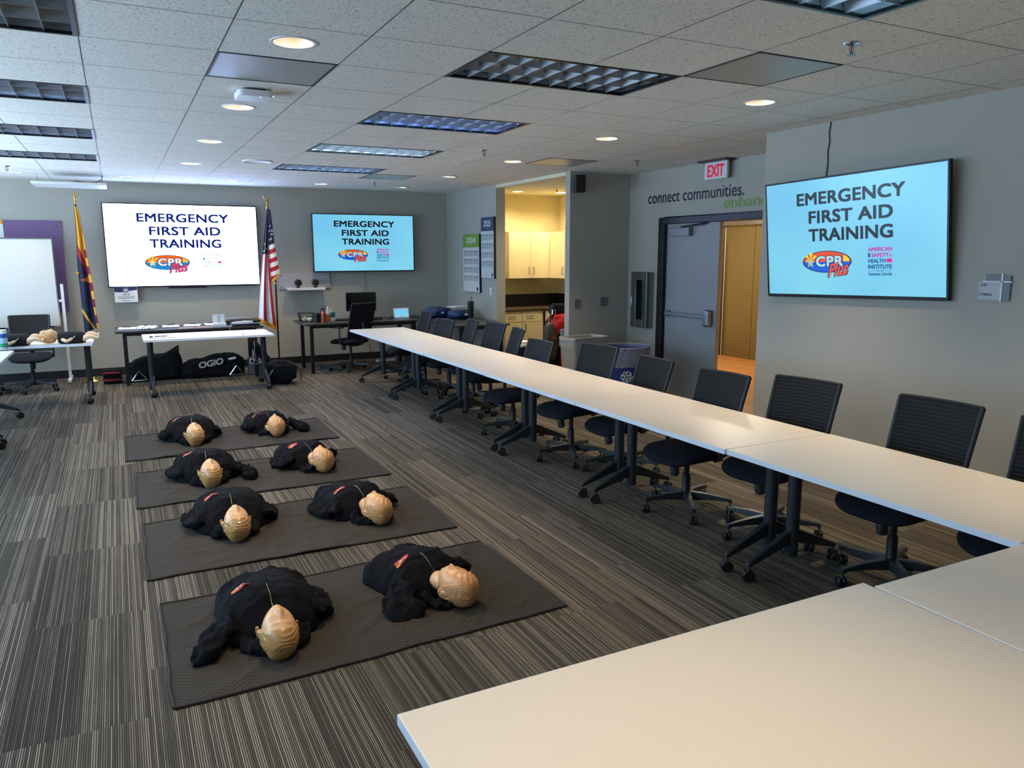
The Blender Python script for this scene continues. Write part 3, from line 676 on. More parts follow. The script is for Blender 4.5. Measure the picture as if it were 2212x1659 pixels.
plate((5.12, 10.745, 1.165), .075, .115, M_WHITE, 'white light switch under the 2025 calendar', 'x', [(0, .03, .05)])
t = thing('wall_speaker', 'small black speaker bracketed high on the alcove wall corner', 'speaker', (5.2, 8.43, 2.58))
b = B(); b.box((-.065, -.22, -.105), (.06, -.08, .105), M_BLACK, T(rz=-.25)); b.build('speaker_box', t, smooth=0, bevel=.006)
b = B(); b.box((-.03, -.09, -.04), (.03, -.0, .04), M_BLACK); b.tube([(-.06, -.06, .0), (-.10, -.09, .0)], .035, M_BLACK, 8); b.build('bracket', t, smooth=0)
# far wall: purple pin board, wifi notice, panel with two cameras
b = B(); b.box((-1.95, 12.475, .95), (-.63, 12.499, 2.195), pbr('purple_felt', (126, 98, 138), .8, bump=.3, bscale=400)); t = b.build('pin_board', smooth=0); tag(t, 'purple pin board on the far wall behind the white board', 'pin board')
for z, x in ((2.12, -.69), (1.03, -.69)):
    b = B(); b.lathe([(0, -.004), (.012, -.004), (.012, 0)], M_DGREY, c=(0, 0, 0), n=12, M=T(x, 12.4745, z, rx=-PI/2)); b.build('fixing_screw', t)
t = thing('notice_paper', 'sheet of paper with an orange top band pinned at the left edge', 'notice', (-1.48, 12.474, 1.95))
b = B(); b.box((-.17, -.003, -.22), (.17, -.0005, .19), M_PAPER); b.build('sheet', t, smooth=0); b = B(); b.box((-.17, -.004, .19), (.17, -.0005, .245), pbr('orange_card', (226, 160, 40), .7)); b.build('top_band', t, smooth=0)
t = thing('wifi_notice', 'small white notice with navy band under the left corner of the huge screen', 'notice', (.098, 12.38, 1.17))
M_NAVYC = pbr('notice_navy', (46, 44, 92), .6)
b = B(); b.box((-.148, -.004, -.112), (.15, .0, .112), M_PAPER); s = b.build('sheet', t, smooth=0)
b = B(); b.add([(-.146, -.005, .11), (.146, -.005, .11), (.146, -.005, .06), (.07, -.005, .052), (0, -.005, .04), (-.07, -.005, .03), (-.146, -.005, .036)][::-1], [tuple(range(7))], M_NAVYC); b.build('navy_band', s, smooth=0)
b = B(); gr = pbr('notice_grey', (120, 124, 140), .6)
b.add([(x, -.006, z) for x, z in ellipse(0, .062, .038, .038, 20)], [tuple(range(20))], gr); b.add([(-.026, -.007, .07), (.026, -.007, .07), (0, -.007, .038)], [(0, 1, 2)], M_PAPER); b.build('signal_badge', s, smooth=0)
b = B(); PP = lambda u, v: (u, -.0055, v)
put_text(b, 'Wi-Fi', (-.045, -.018, .05, .015), M_NAVYC, PP, bold=.01)
for z, w2 in ((-.033, .11), (-.052, .10), (-.085, .05)): b.add([(-w2, -.0055, z), (w2, -.0055, z), (w2, -.0055, z-.007), (-w2, -.0055, z-.007)], [(0, 1, 2, 3)], gr)
b.build('notice_text', s, smooth=0)
t = thing('equipment_shelf', 'grey wall panel with a white ledge between the striped flag and the smaller screen', 'shelf', (2.66, 12.499, 1.19))
b = B(); b.box((-.405, -.022, 0), (.405, 0, .25), pbr('panel_grey', (176, 176, 184), .5)); b.build('back_panel', t, smooth=0, bevel=.003)
b = B(); b.box((-.29, -.2, -.016), (.285, -.022, .022), M_WHITE); b.build('ledge', t, smooth=0, bevel=.004)
b = B()
for x in (-.37, .37):
    for z in (.03, .21): b.lathe([(0, .006), (.01, .006), (.012, 0)], M_STEEL, n=10, M=T(x, -.022, z, rx=PI/2))
b.build('panel_screws', t)
for x, l in ((2.53, 'round black camera on the white ledge, nearer the flag'), (2.80, 'round black camera on the white ledge, nearer the smaller screen')):
    t = thing('conference_camera', l, 'camera', (x, 12.36, 1.212), 0, 'cameras on the ledge')
    b = B(); b.lathe([(0, 0), (.035, 0), (.032, .012), (.012, .02), (.012, .03)], M_BLACK, n=16); b.build('base', t)
    b = B(); b.lathe([(.02, -.05), (.052, -.045), (.056, -.02), (.056, .03), (.045, .045), (0, .048)], M_DGREY, n=24, M=T(0, 0, .078, rx=PI/2)); b.build('housing', t)
    b = B(); b.lathe([(0, .052), (.04, .05), (.046, .045)], M_BLACK, n=24, M=T(0, 0, .078, rx=PI/2), close=False); b.build('lens', t)
# ================================================================== TABLES
def foot_mesh(name, parent, y, D, zt, top_mat, cx=.05):
    """one T-leg: column, two sloping arms, two casters"""
    b = B()
    b.tube([(cx, y, .095), (cx, y, zt)], .036, M_LEG, 20); leg = b.build('leg', parent)
    b = B(); b.box((-.26, y-.03, zt), (.26, y+.03, zt+.012), M_LEG); b.build('top_bracket', leg, smooth=0)
    for sgn, L in ((-1, .31), (1, .33)):
        x1 = cx+sgn*L; b = B()
        a, c = cx+sgn*.02, x1
        pr = [(a, .245), (a, .165), (c, .080), (c+sgn*.012, .085), (c+sgn*.012, .102), (c, .11)]
        vs = [(px, y-.02 if k < 2 else y-.013, pz) for k, (px, pz) in enumerate(pr)] + [(px, y+.02 if k < 2 else y+.013, pz) for k, (px, pz) in enumerate(pr)]
        b.add(vs, [tuple(range(6)), tuple(range(6, 12))[::-1]] + [(i, i+6, (i+1) % 6+6, (i+1) % 6) for i in range(6)], M_LEG)
        b.build('foot_arm', leg, smooth=0, bevel=.006)
        b = B(); M = T(x1, y, .0, rz=.5*sgn)
        for dx in (-.016, .016):
            b.lathe([(0, -.010), (.03, -.010), (.034, -.006), (.034, .006), (.03, .010), (0, .010)], M_RUB, n=20, M=M @ T(0, dx, .034, rx=PI/2))
        b.tube([(0, 0, .045), (0, 0, .09)], .008, M_STEEL, 8, M=M); b.box((-.022, -.008, .03), (.016, .008, .062), M_BLACK, M); b.build('caster', leg, smooth=40)
def make_table(L, D=.765, h=.725, name='training_table', inset=.075):
    t = thing(name, '', 'table')
    b = B(); b.box((-D/2+.002, -L/2+.002, h-.028), (D/2-.002, L/2-.002, h), M_TOP); b.build('tabletop', t, smooth=0, bevel=.002)
    b = B()
    e = .0025
    for lo, hi in (((-D/2, -L/2, h-.027), (-D/2+e, L/2, h-.001)), ((D/2-e, -L/2, h-.027), (D/2, L/2, h-.001)), ((-D/2+e, -L/2, h-.027), (D/2-e, -L/2+e, h-.001)), ((-D/2+e, L/2-e, h-.027), (D/2-e, L/2, h-.001))): b.box(lo, hi, M_BAND)
    b.build('edge_band', t, smooth=0)
    for y in (-L/2+inset, L/2-inset): foot_mesh('leg', t, y, D, h-.041, M_TOP)
    return t
seams = [10.24, 8.82, 7.40, 5.912, 4.435, 2.957, 1.475]
TXC = 3.135
RL = ['white table at the far end of the long right-hand row, by the black desk', 'second white table from the far end of the long right-hand row', 'third white table from the far end of the long right-hand row, facing the kitchen opening',
      'fourth white table of the long right-hand row, beside the grey and blue bins', 'white table of the long right-hand row before the door, second from the near corner', 'white table of the long right-hand row nearest the camera, meeting the near tables']
for k in range(6):
    y1, y0 = seams[k], seams[k+1]
    t = make_table(y1-y0-.004); t.location = (TXC-[.0, .002, -.002, .003, 0, -.01][k], (y0+y1)/2, 0); t['label'] = RL[k]; t['group'] = 'white training tables'
for x0, x1, yf, l in ((.479, 1.990, 1.505, 'white table in the bottom right foreground with its left corner showing'), (1.998, 3.515, 1.468, 'white table in the near right corner behind the foreground table seam')):
    t = make_table(x1-x0); t.location = ((x0+x1)/2, yf-.765/2, 0); t.rotation_euler = (0, 0, PI/2 + (.0 if x0 < 1 else -.004)); t['label'] = l; t['group'] = 'white training tables'
t = make_table(1.515); t.location = (.982, 10.49, 0); t.rotation_euler = (0, 0, PI/2); t['label'] = 'white table standing alone in front of the dark laminate table, with papers'; t['group'] = 'white training tables'
t = make_table(1.50); t.location = (-1.06, 10.43, 0); t.rotation_euler = (0, 0, PI/2-.01); t['label'] = 'white table at far left carrying the two infant manikins'; t['group'] = 'white training tables'
t = make_table(1.50); t.location = (-1.43, 9.04-.115, 0); t.rotation_euler = (0, 0, -.01); t['label'] = 'white table cut off by the left edge, its pointed corner in view'; t['group'] = 'white training tables'
t = make_table(1.50); t.location = (-1.43, 7.41, 0); t.rotation_euler = (0, 0, -.0); t['label'] = 'white table of the left row just outside the picture on the left'; t['group'] = 'white training tables'
def dark_table(name, label, x0, x1, y0, y1, h=.735, legs=True, posts=None):
    t = thing(name, label, 'table', ((x0+x1)/2, (y0+y1)/2, 0)); W, D = x1-x0, y1-y0
    b = B(); rbox(b, (-W/2, -D/2, h-.03), (W/2, D/2, h), M_DLAM, .02); b.build('tabletop', t, smooth=30, bevel=.004)
    b = B(); b.box((-W/2+.1, -D/2+.06, h-.07), (W/2-.1, -D/2+.09, h-.03), M_BLACK); b.box((-W/2+.1, D/2-.09, h-.07), (W/2-.1, D/2-.06, h-.03), M_BLACK); b.build('under_frame', t, smooth=0)
    for sx, sy in posts or ((-1, -1), (-1, 1), (1, -1), (1, 1)):
        x, y = sx*(W/2-.11), sy*(D/2-.09); b = B(); b.box((x-.025, y-.025, .02), (x+.025, y+.025, h-.03), M_BLACK); b.lathe([(0, 0), (.03, 0), (.03, .02), (0, .02)], M_RUB, c=(x, y, 0), n=14); b.build('leg', t, smooth=40, bevel=.004)
    return t
dark_table('console_table', 'dark laminate table against the far wall under the huge screen, holding clipboards', -.08, 1.80, 11.30, 12.02)
dark_table('computer_desk', 'black desk under the smaller far screen holding the monitor', 2.36, 4.14, 11.20, 12.02)
dark_table('side_table', 'dark table against the calendar wall holding blue bags and a tumbler', 4.20, 5.05, 9.95, 12.1)

# ================================================================== CHAIRS
def make_chair(name='office_chair', task=False, drop=0):
    t = thing(name, '', 'chair'); made = []
    # seat cushion, front is -x
    def seat(u, v):
        a = 2*PI*u; c, s_ = math.cos(a), math.sin(a); p = 2/3.6
        ex = math.copysign(abs(c)**p, c); ey = math.copysign(abs(s_)**p, s_)
        ph = -PI/2+PI*v; r = max(0, math.cos(ph))**.42; zz = math.sin(ph)
        x = -.02+.245*ex*r; y = .245*ey*r
        z = .455+(.030*zz if zz > 0 else .052*zz) - (.05*max(0, (-x-.10)/.17)**2) + .012*(x > .1)*0
        return (x, y, z)
    b = B(); b.grid(seat, 40, 15, M_SEAT, wrap=True); b.build('seat', t, smooth=60)
    # backrest: slim, slightly curved, leaning back
    W, zb, zt = .225, .50, .95
    if task: W, zt = .235, 1.02
    def bx(z): k = (z-zb)/(zt-zb); return .215+.135*k**1.15
    def shell(off):
        def f(u, v):
            y = -W+2*W*u; y *= (1-.05*(1-v)); z = zb+(zt-zb)*v
            return (bx(z)+.055*(abs(y)/W)**2*-.55+off, y, z)
        return f
    b = B(); nu, nv = 13, 13
    f1, f2 = shell(-.009), shell(.009); vs = [f1(i/(nu-1), j/(nv-1)) for j in range(nv) for i in range(nu)] + [f2(i/(nu-1), j/(nv-1)) for j in range(nv) for i in range(nu)]
    fs = []; n = nu*nv
    for j in range(nv-1):
        for i in range(nu-1):
            a = j*nu+i; fs += [(a, a+1, a+1+nu, a+nu), (a+n, a+nu+n, a+1+nu+n, a+1+n)]
    ring = [i for i in range(nu)] + [j*nu+nu-1 for j in range(1, nv)] + [(nv-1)*nu+i for i in range(nu-2, -1, -1)] + [j*nu for j in range(nv-2, 0, -1)]
    fs += [(ring[k], ring[k]+n, ring[(k+1) % len(ring)]+n, ring[(k+1) % len(ring)]) for k in range(len(ring))]
    b.add(vs, fs, M_SEAT if task else M_MESH); b.build('backrest', t, smooth=50, bevel=.004)
    b = B()
    for s in (0, 1):
        b.tube([shell(.0)(s, v/8) for v in range(9)], .013, M_BLACK, 8, flat=1.0)
    b.tube([shell(0)(u/8, 0) for u in range(9)], .011, M_BLACK, 8); b.tube([shell(0)(u/8, 1) for u in range(9)], .010, M_BLACK, 8); b.build('back_frame', t)
    b = B(); b.tube([(.12, 0, .40), (.24, 0, .42), (.29, 0, .50), (.30, 0, .64), (bx(.72)+.012, 0, .74)], [.03, .03, .026, .022, .02], M_BLACK, 10, flat=.7); b.build('back_support', t)
    for s in (-1, 1):
        y = s*.25
        b = B(); b.tube([(.06, s*.2, .41), (.05, y, .43), (.045, y, .55), (.05, y, .655)], [.02, .022, .02, .018], M_DGREY, 10, flat=.6)
        if task: b.tube([(.06, y, .66), (-.10, y, .665), (-.17, y, .66)], .012, M_BLACK, 8)
        rbox(b, (-.14, y-.04, .655), (.12, y+.04, .682), M_BLACK, .035, 5); b.build('armrest', t, smooth=40)
    b = B(); b.box((-.11, -.07, .375), (.13, .07, .42), M_BLACK); b.box((-.15, -.12, .395), (.15, .12, .412), M_BLACK); b.build('tilt_mechanism', t, smooth=0, bevel=.012)
    b = B(); b.lathe([(0, 0), (.026, 0), (.031, .01), (.031, .075), (.024, .085), (0, .085)], M_DGREY, n=14, M=T(-.125, -.02, .30, ry=-.18)); b.build('tension_knob', t)
    b = B(); b.tube([(-.02, .06, .39), (-.03, .2, .385), (-.06, .215, .385)], .006, M_CHROME, 6); b.build('lift_lever', t)
    b = B(); b.lathe([(.0, .075), (.034, .075), (.034, .09), (.029, .10), (.027, .26), (.019, .262), (.019, .39)], M_BLACK, n=16); b.build('gas_column', t)
    for c in t.children:
        if drop and c.name.split('.')[0] not in ('gas_column',): c.location.z = -drop
    for k in range(5):
        a = 2*PI*k/5+.35; M = T(rz=a); b = B()
        vs = []
        for x, wd, z0, z1 in ((.02, .030, .075, .135), (.14, .024, .088, .128), (.27, .017, .088, .110), (.305, .017, .075, .104)):
            vs += [(x, -wd, z0), (x, wd, z0), (x, wd*.8, z1), (x, -wd*.8, z1)]
        fs = [(0, 3, 2, 1), (12, 13, 14, 15)]
        for i in range(3):
            o = i*4; fs += [(o, o+1, o+5, o+4), (o+1, o+2, o+6, o+5), (o+2, o+3, o+7, o+6), (o+3, o, o+4, o+7)]
        b.add(vs, fs, M_LEG, M); lg = b.build('base_leg', t, smooth=0, bevel=.005)
        b = B(); M2 = M @ T(.295, 0, 0, rz=1.1+k*1.7)
        for dy in (-.014, .014): b.lathe([(0, -.010), (.024, -.010), (.029, -.005), (.029, .005), (.024, .010), (0, .010)], M_RUB, n=16, M=M2 @ T(.012, dy, .029, rx=PI/2))
        b.tube([(0, 0, .035), (0, 0, .08)], .007, M_STEEL, 6, M=M2); b.tube([(0, 0, .052), (.02, 0, .034)], .012, M_BLACK, 6, M=M2); b.build('caster', lg, smooth=40)
    return t
# backs seen over the right-hand table row: centre of the top edge, turn, height tweak
CH = [(3.858, 10.2, 0.035, 'far end of the right-hand row, before the black desk'), (3.764, 9.28, -0.15, 'second from the far end of the right-hand row'),
      (3.9, 8.7, 0.15, 'third from far end of right row, sideways'), (3.955, 8.16, -0.06, 'fourth from the far end of the right-hand row'),
      (3.868, 7.42, 0.22, 'sideways before the cream kitchen cabinets'), (3.659, 6.54, -0.05, 'lower, before the red bag in the kitchen opening'),
      (3.66, 5.51, -0.18, 'in front of the grey waste bin'), (3.838, 4.95, 0.04, 'right of the blue recycling barrel'),
      (3.676, 3.985, -0.07, 'before the half-open hallway, at the door'), (3.81, 3.385, -0.14, 'against the near right wall, left of the two under the screen'),
      (3.875, 2.55, -0.055, 'large in front of the right wall, second from the near corner'), (3.9, 1.9, -0.08, 'cut off by the right edge of the picture')]
protos = {d: make_chair(drop=d) for d in (0, .03, .06)}; used = set()
for k, ((x, y, r, l), d) in enumerate(zip(CH, (.03, .06, .03, .03, .03, .06, 0, .06, .03, 0, 0, 0))):
    loc = (x-.32*math.cos(-r), y-.32*math.sin(-r), 0); lab = 'black mesh office chair ' + l; ch0 = protos[d]
    if d not in used: used.add(d); ch0.location = loc; ch0.rotation_euler = (0, 0, -r); ch0['label'] = lab; ch0['group'] = 'black mesh office chairs'
    else: dup(ch0, loc, -r, lab)
for x, y, r, l in ((-1.06, 11.5, PI/2+.02, 'black mesh office chair facing the camera behind the infant manikins'), (-1.66, 11.5, PI/2-.05, 'black mesh office chair at the left edge behind the wipes tub')):
    dup(protos[0], (x, y, 0), r, l)
tc = make_chair('task_chair', True); tc.location = (3.06, 11.35, 0); tc.rotation_euler = (0, 0, -1.1); tc['label'] = 'tall black padded task chair with arms at the black desk'; tc['group'] = 'black padded chairs'
del tc['group']
# ================================================================== FLOOR PADS AND MANIKINS
def blanket(c, label, seed):
    """c: corners far-left, far-right, near-right, near-left"""
    fl, fr, nr, nl = [Vector((x, y, 0)) for x, y in c]; ce = (fl+fr+nr+nl)/4
    t = thing('quilted_pad', label, 'mat', ce, 0, 'quilted floor pads')
    def f(u, v):
        e = min(u, 1-u, v, 1-v)
        p = (nl*(1-u)+nr*u)*(1-v) + (fl*(1-u)+fr*u)*v - ce
        q = Vector((p.x*3.1, p.y*3.1, seed*7.7))
        e = min(u, 1-u, v, 1-v)
        z = .007 + .013*max(0, noise.noise(q)) + .010*max(0, .16-abs(noise.noise(q*1.6+Vector((9, 3, 0)))))/.16*min(1, e*10) + .006*max(0, noise.noise(q*2.7)) * min(1, e*14)
        p += Vector((noise.noise(Vector((0, p.y*4, seed)))*.012, noise.noise(Vector((p.x*4, 5, seed)))*.016, 0))*(1 if e < .3 else 0)
        z += .012*max(0, noise.noise(Vector((p.x*5, p.y*1.2, seed+3)))-.25)
        return (p.x, p.y, z)
    b = B(); b.grid(f, 90, 50, M_QUILT); b.build('pad', t, smooth=180)
    b = B()
    edge = [f(u/60, 0) for u in range(61)] + [f(1, v/40) for v in range(1, 41)] + [f(1-u/60, 1) for u in range(1, 61)] + [f(0, 1-v/40) for v in range(1, 41)]
    b.tube([(x, y, max(.0068, z)) for x, y, z in edge], .0065, pbr('pad_binding', (42, 39, 36), .8), 8); b.build('binding', t)
    return f, ce
BL = [([(-.05, 8.06), (1.775, 8.06), (1.775, 7.12), (-.05, 7.08)], 'dark quilted pad furthest from the camera, under the two smallest manikins'),
      ([(.005, 6.65), (1.81, 6.64), (1.818, 5.70), (.0, 5.69)], 'dark quilted pad second from the far wall end of the row'),
      ([(.025, 5.33), (1.826, 5.32), (1.815, 4.35), (.022, 4.36)], 'dark quilted pad third from the far wall end, with ruffled near edge'),
      ([(.065, 4.0), (1.84, 4.04), (1.868, 3.064), (.067, 3.0)], 'dark quilted pad nearest the camera with clear zigzag stitching')]
for k, (c, l) in enumerate(BL): blanket(c, l, k+1)

M_FACE = pbr('manikin_skin', (228, 180, 132), .36, var=.03, vscale=20, coat=.15)
M_FACEB = pbr('manikin_skin_tan', (218, 162, 108), .36, var=.04, vscale=20, coat=.15)
M_HAIRA = pbr('manikin_hair_ochre', (192, 146, 88), .26, var=.05, vscale=25, coat=.35)
M_HAIRB = pbr('manikin_hair_tan', (212, 156, 102), .34, var=.06, vscale=30, coat=.15)
M_NOS = pbr('nostril_dark', (90, 58, 44), .7)
def gs(x, s): return math.exp(-(x/s)**2)
def head_pt(d):
    """unit direction -> head surface; x to the side, y crown(-) to chin(+), z face"""
    dx, dy, dz = d
    wy = 1-.30*max(0, dy)**1.6 - .03*max(0, -dy)
    full = max(1e-4, dx*dx+dz*dz)**-.19 if dy < 0 else 1.0
    x = .074*dx*wy*full; y = .114*dy; z = .098*dz*(1-.10*max(0, dy)**2)*full
    if dz > 0: z = z*(1-.12*dz) + .004
    if dz > -.1:
        k = min(1, (dz+.1)/.45)
        f = 0
        yy = y-.004
        nl = 0 if yy < -.016 else (min(1, (yy+.016)/.05)*.021 if yy < .034 else .021*math.exp(-((yy-.034)/.0085)**2))
        f += nl*gs(x, .0085+.16*max(0, min(.03, yy)))
        f += .008*(gs(x-.0145, .006)+gs(x+.0145, .006))*gs(yy-.034, .008)
        for s in (-1, 1):
            f -= .0085*gs(x-s*.031, .016)*gs(yy+.002, .011); f += .0055*gs(x-s*.031, .0125)*gs(yy+.001, .0065)
            f += .004*gs(x-s*.03, .02)*gs(yy+.022, .008); f += .003*gs(x-s*.044, .018)*gs(yy-.03, .02)
            f -= .004*gs(x-s*.022, .006)*gs(yy-.046, .014)
        f += .0065*gs(x, .022)*gs(yy-.056, .006) + .0065*gs(x, .019)*gs(yy-.067, .0055) - .0045*gs(x, .024)*gs(yy-.0615, .0022)
        f -= .004*gs(x, .018)*gs(yy-.077, .005); f += .007*gs(x, .018)*gs(yy-.092, .012)
        z += f*k; y += 0
    return (x, y, z)
def sph(u, v):
    a = 2*PI*u; p = PI*v
    return (math.sin(p)*math.cos(a), -math.cos(p), math.sin(p)*math.sin(a))
def hair_A(d):     # smooth cap with a few moulded waves, straight edge across the forehead
    x, y, z = head_pt(d); n = Vector(d)
    w_ = .0075
    sd = max(0, min(1, (abs(x)-.018)/.03))
    g_ = math.sin(z*300+y*120+9*noise.noise(Vector((x*20, y*16, z*16))))*max(0, noise.noise(Vector((x*16+4, y*14, z*14)))+.35)
    w_ += .0062*g_*max(sd, .35) + .0026*noise.noise(Vector((x*24, y*26, z*34)))
    p = Vector((x, y, z)) + Vector((n.x/.077, n.y/.116, n.z/.1)).normalized()*w_
    return tuple(p)
def hair_B(d):
    x, y, z = head_pt(d); n = Vector(d)
    a = math.atan2(d[2]+.15, d[0]); rr_ = math.hypot(d[0], d[2])
    q = a*17 + 5*noise.noise(Vector((x*20, y*14, z*20))) + 26*d[1] - 1.6*math.log(max(.03, rr_))*3
    w_ = .0065 + (.0021*math.sin(q) + .0009*math.sin(q*2.1+2*noise.noise(Vector((x*40, y*40, z*40)))))*min(1, rr_*2.2) + .0022*noise.noise(Vector((x*30, y*22, z*30)))
    p = Vector((x, y, z)) + Vector((n.x/.077, n.y/.116, n.z/.1)).normalized()*w_
    return tuple(p)
def make_head(parent, kind, loc, rot, seed=0, scale=1.0, detail=1.0):
    M = Matrix.Translation(loc) @ Euler(rot).to_matrix().to_4x4() @ Matrix.Scale(scale, 4)
    nu, nv = int(88*detail), int(92*detail)
    b = B(); mf_ = M_FACEB if kind == 'B' else M_FACE
    b.grid(lambda u, v: head_pt(sph(u, .004+.992*v)), nu, nv, mf_, M, wrap=True)
    em = M_HAIRA if kind == 'A' else mf_
    if kind != 'N':
        for s in (-1, 1):   # ears: rim and bowl
            rim = [(.0, .030*math.cos(a)-.002, -.019*math.sin(a)) for a in [PI*k/9*1.35-.5 for k in range(12)]]
            E = M @ T(s*.0765, .004, -.012, rz=-s*.25) @ Matrix.Diagonal((1.3, 1.25, 1.4, 1))
            b.tube(rim, [.004]+[.0062]*9+[.006, .004], em, 8, M=E); b.lathe([(0, .004), (.014, .006), (.019, -.002), (.016, -.008)], em, n=14, M=E @ T(0, .002, -.004, ry=s*PI/2) @ Matrix.Diagonal((.8, 1.25, 1, 1)))
    hd = b.build('head', parent, smooth=180)
    fn = hair_A if kind == 'A' else hair_B
    b = B()
    # hair region: from the crown down to an edge that depends on the angle around the head
    def edge(u):
        a = 2*PI*u; f = math.sin(a)                     # +1 face side, -1 nape side
        if kind == 'A':
            lo, hi = .1, .8
            for _ in range(24):
                md = (lo+hi)/2; th = PI*md
                if -.114*math.cos(th) < min(.05, -.050+(.082-.098*math.sin(th)*f)*.62): lo = md
                else: hi = md
            return lo
        return .335 + .36*max(0, min(1, (.62-f)/.8)) + .02*math.sin(9*a)+.012*math.sin(23*a+1)
    b.grid(lambda u, v: fn(sph(u, .0005+v*edge(u))), nu, int(60*detail), M_HAIRA if kind == 'A' else M_HAIRB, M, wrap=True)
    # close the rim against the scalp
    b.grid(lambda u, v: tuple(Vector(fn(sph(u, .0005+edge(u)))).lerp(Vector(head_pt(sph(u, .004+edge(u))))*.985, v)), nu, 2, M_HAIRA if kind == 'A' else M_HAIRB, M, wrap=True)
    b.build('hair', hd, smooth=180)
    return hd
M_ZIP = pbr('zip_metal', (168, 150, 112), .4, .8)
M_PATCHR = pbr('patch_red', (190, 40, 34), .8); M_PATCHW = pbr('patch_white', (240, 236, 228), .8); M_PATCHB = pbr('patch_navy', (40, 44, 92), .8); M_PATCHO = pbr('patch_orange', (232, 132, 70), .8)
def manikin(kind, loc, rz, label, seed, hrot, sleeves, sc=1.0, hz=.112, hoff=(0, 0)):
    """lies on its back, crown toward -y; neck at the local origin"""
    t = thing('training_manikin', label, 'manikin', loc, rz, 'adult torso manikins in dark hoodies')
    Z0 = .014; CYT, AX, AY = .27, .232*sc, .285*sc
    def R(a):
        c, s = math.cos(a), math.sin(a); e = 3.7
        r = (abs(c/AX)**e+abs(s/AY)**e)**(-1/e)
        return r*(1+.045*noise.noise(Vector((c*2.2, s*2.2, seed*3.3))) + .02*noise.noise(Vector((c*6, s*6, seed))))
    def hgt(x, y):
        dx, dy = x, y-CYT; r = math.hypot(dx, dy); a = math.atan2(dy, dx); k = min(1, r/R(a))
        h = (.205-.045*max(0, (y-.2)/.35)-.05*max(0, (.12-y)/.12))*sc
        h -= .018*math.exp(-(x/.035)**2)*max(0, min(1, (.25-y)/.2))
        base = max(0, 1-k**3.0)**.5
        q = Vector((x*9, y*9, seed*5.1)); wr = .020*noise.noise(q)+.013*noise.noise(q*2.1)+.007*noise.noise(q*4.3)
        for kk, (fa, fb) in enumerate(((7, 3), (4, 9))):
            rid = abs(noise.noise(Vector((x*fa+y*fb*.5, y*fb-x*2, seed*9.7+kk*5)))); wr += .017*(max(0, .16-rid)/.16)*min(1, k*1.6)*(.3+.7*k)
        return Z0 + h*base + wr*min(1, base*2.2)*(.30+.70*k)
    def surf(u, v):
        a = 2*PI*u
        if v < .9:
            k = (v/.9)**.8; r = R(a)*k
            return (r*math.cos(a), CYT+r*math.sin(a), hgt(r*math.cos(a)*.9999, CYT+r*math.sin(a)*.9999))
        r = R(a)*(1-(v-.9)*1.0); return (r*math.cos(a), CYT+r*math.sin(a), Z0-.004)
    b = B(); b.grid(surf, 110, 60, M_HOOD, wrap=True); hood = b.build('hoodie', t, smooth=180)
    for sx, path, rr in sleeves:
        b = B(); pts = [Vector(p) for p in path]; fine = []
        for i in range(len(pts)-1):
            for k in range(9): fine.append(pts[i].lerp(pts[i+1], k/9))
        fine.append(pts[-1])
        base = [tuple(p+Vector((noise.noise(p*8+Vector((seed, 0, 0)))*.02, noise.noise(p*8+Vector((0, seed, 4)))*.02, 0))) for p in fine]
        n = len(base); rs = [rr*1.25*(1-.25*i/n)*(1+.28*noise.noise(Vector((i*.55, seed, sx))))*(1 if i < n-2 else (.85 if i == n-2 else .55)) for i in range(n)]
        b.tube(base, rs, M_HOOD, 40, flat=.55, up=(0, 0, 1))
        def cr(x, y, z):
            f = abs(noise.noise(Vector((x*13+seed, y*13, z*13)))); g = abs(noise.noise(Vector((x*24, y*24+seed, z*24))))
            return .022*(max(0, .3-f)/.3)+.010*(max(0, .3-g)/.3)-.012
        b.v = [(x+.016*noise.noise(Vector((x*20, y*20, z*20+seed))), y+.016*noise.noise(Vector((x*20+9, y*20, z*20))), max(Z0-.003, z+cr(x, y, z))) for x, y, z in b.v]
        b.build('sleeve', t, smooth=180)
    # hood bunched round the neck
    b = B()
    arc = [(.135*math.cos(a), -.03+.115*math.sin(a), .05+.02*math.cos(a*3+seed)) for a in [PI*(1.12-1.24*(-1)*k/14)-.0 for k in range(0, 13)]]
    arc = [(.122*math.cos(a), .03+.09*math.sin(a)-.05, .045+.012*math.sin(3*a+seed)) for a in [math.radians(165+210*k/16) for k in range(17)]]
    arc = [Vector(arc[i]).lerp(Vector(arc[i+1]), q/4) for i in range(16) for q in range(4)]+[Vector(arc[-1])]
    b.tube(arc, [.037*(.6+.4*math.sin(PI*(k+4)/72))+.010*noise.noise(Vector((k*.2, seed, 1))) for k in range(65)], M_HOOD, 30, flat=.8)
    b.v = [(x+.014*noise.noise(Vector((x*22, y*22, z*22+seed))), y+.014*noise.noise(Vector((x*22+5, y*22, z*22))), max(Z0-.003, z+cr(x, y, z)*1.2)) for x, y, z in b.v]
    b.build('hood', t, smooth=180)
    # zip, pocket seams, chest logo lie on the surface
    b = B(); ys = [.035+.44*k/40 for k in range(41)]
    b.tube([(.004*math.sin(y*20+seed), y, hgt(.004*math.sin(y*20+seed), y)+.002) for y in ys[:15]], .0013, M_ZIP, 6)
    b.tube([(.004*math.sin(y*20+seed), y, hgt(.004*math.sin(y*20+seed), y)+.0015) for y in ys[14:]], .0022, M_BFAB, 6)
    y = ys[0]; b.box((-.006, y, hgt(0, y)), (.006, y+.02, hgt(0, y)+.008), M_ZIP); b.build('zipper', hood)
    b = B()
    for s in (-1, 1): b.tube([(s*.19*k/12, .43-.0*k+.012*math.sin(k*.5), hgt(s*.19*k/12, .43+.012*math.sin(k*.5))+.001) for k in range(13)], .0026, M_BFAB, 6)
    b.build('waist_seam', hood)
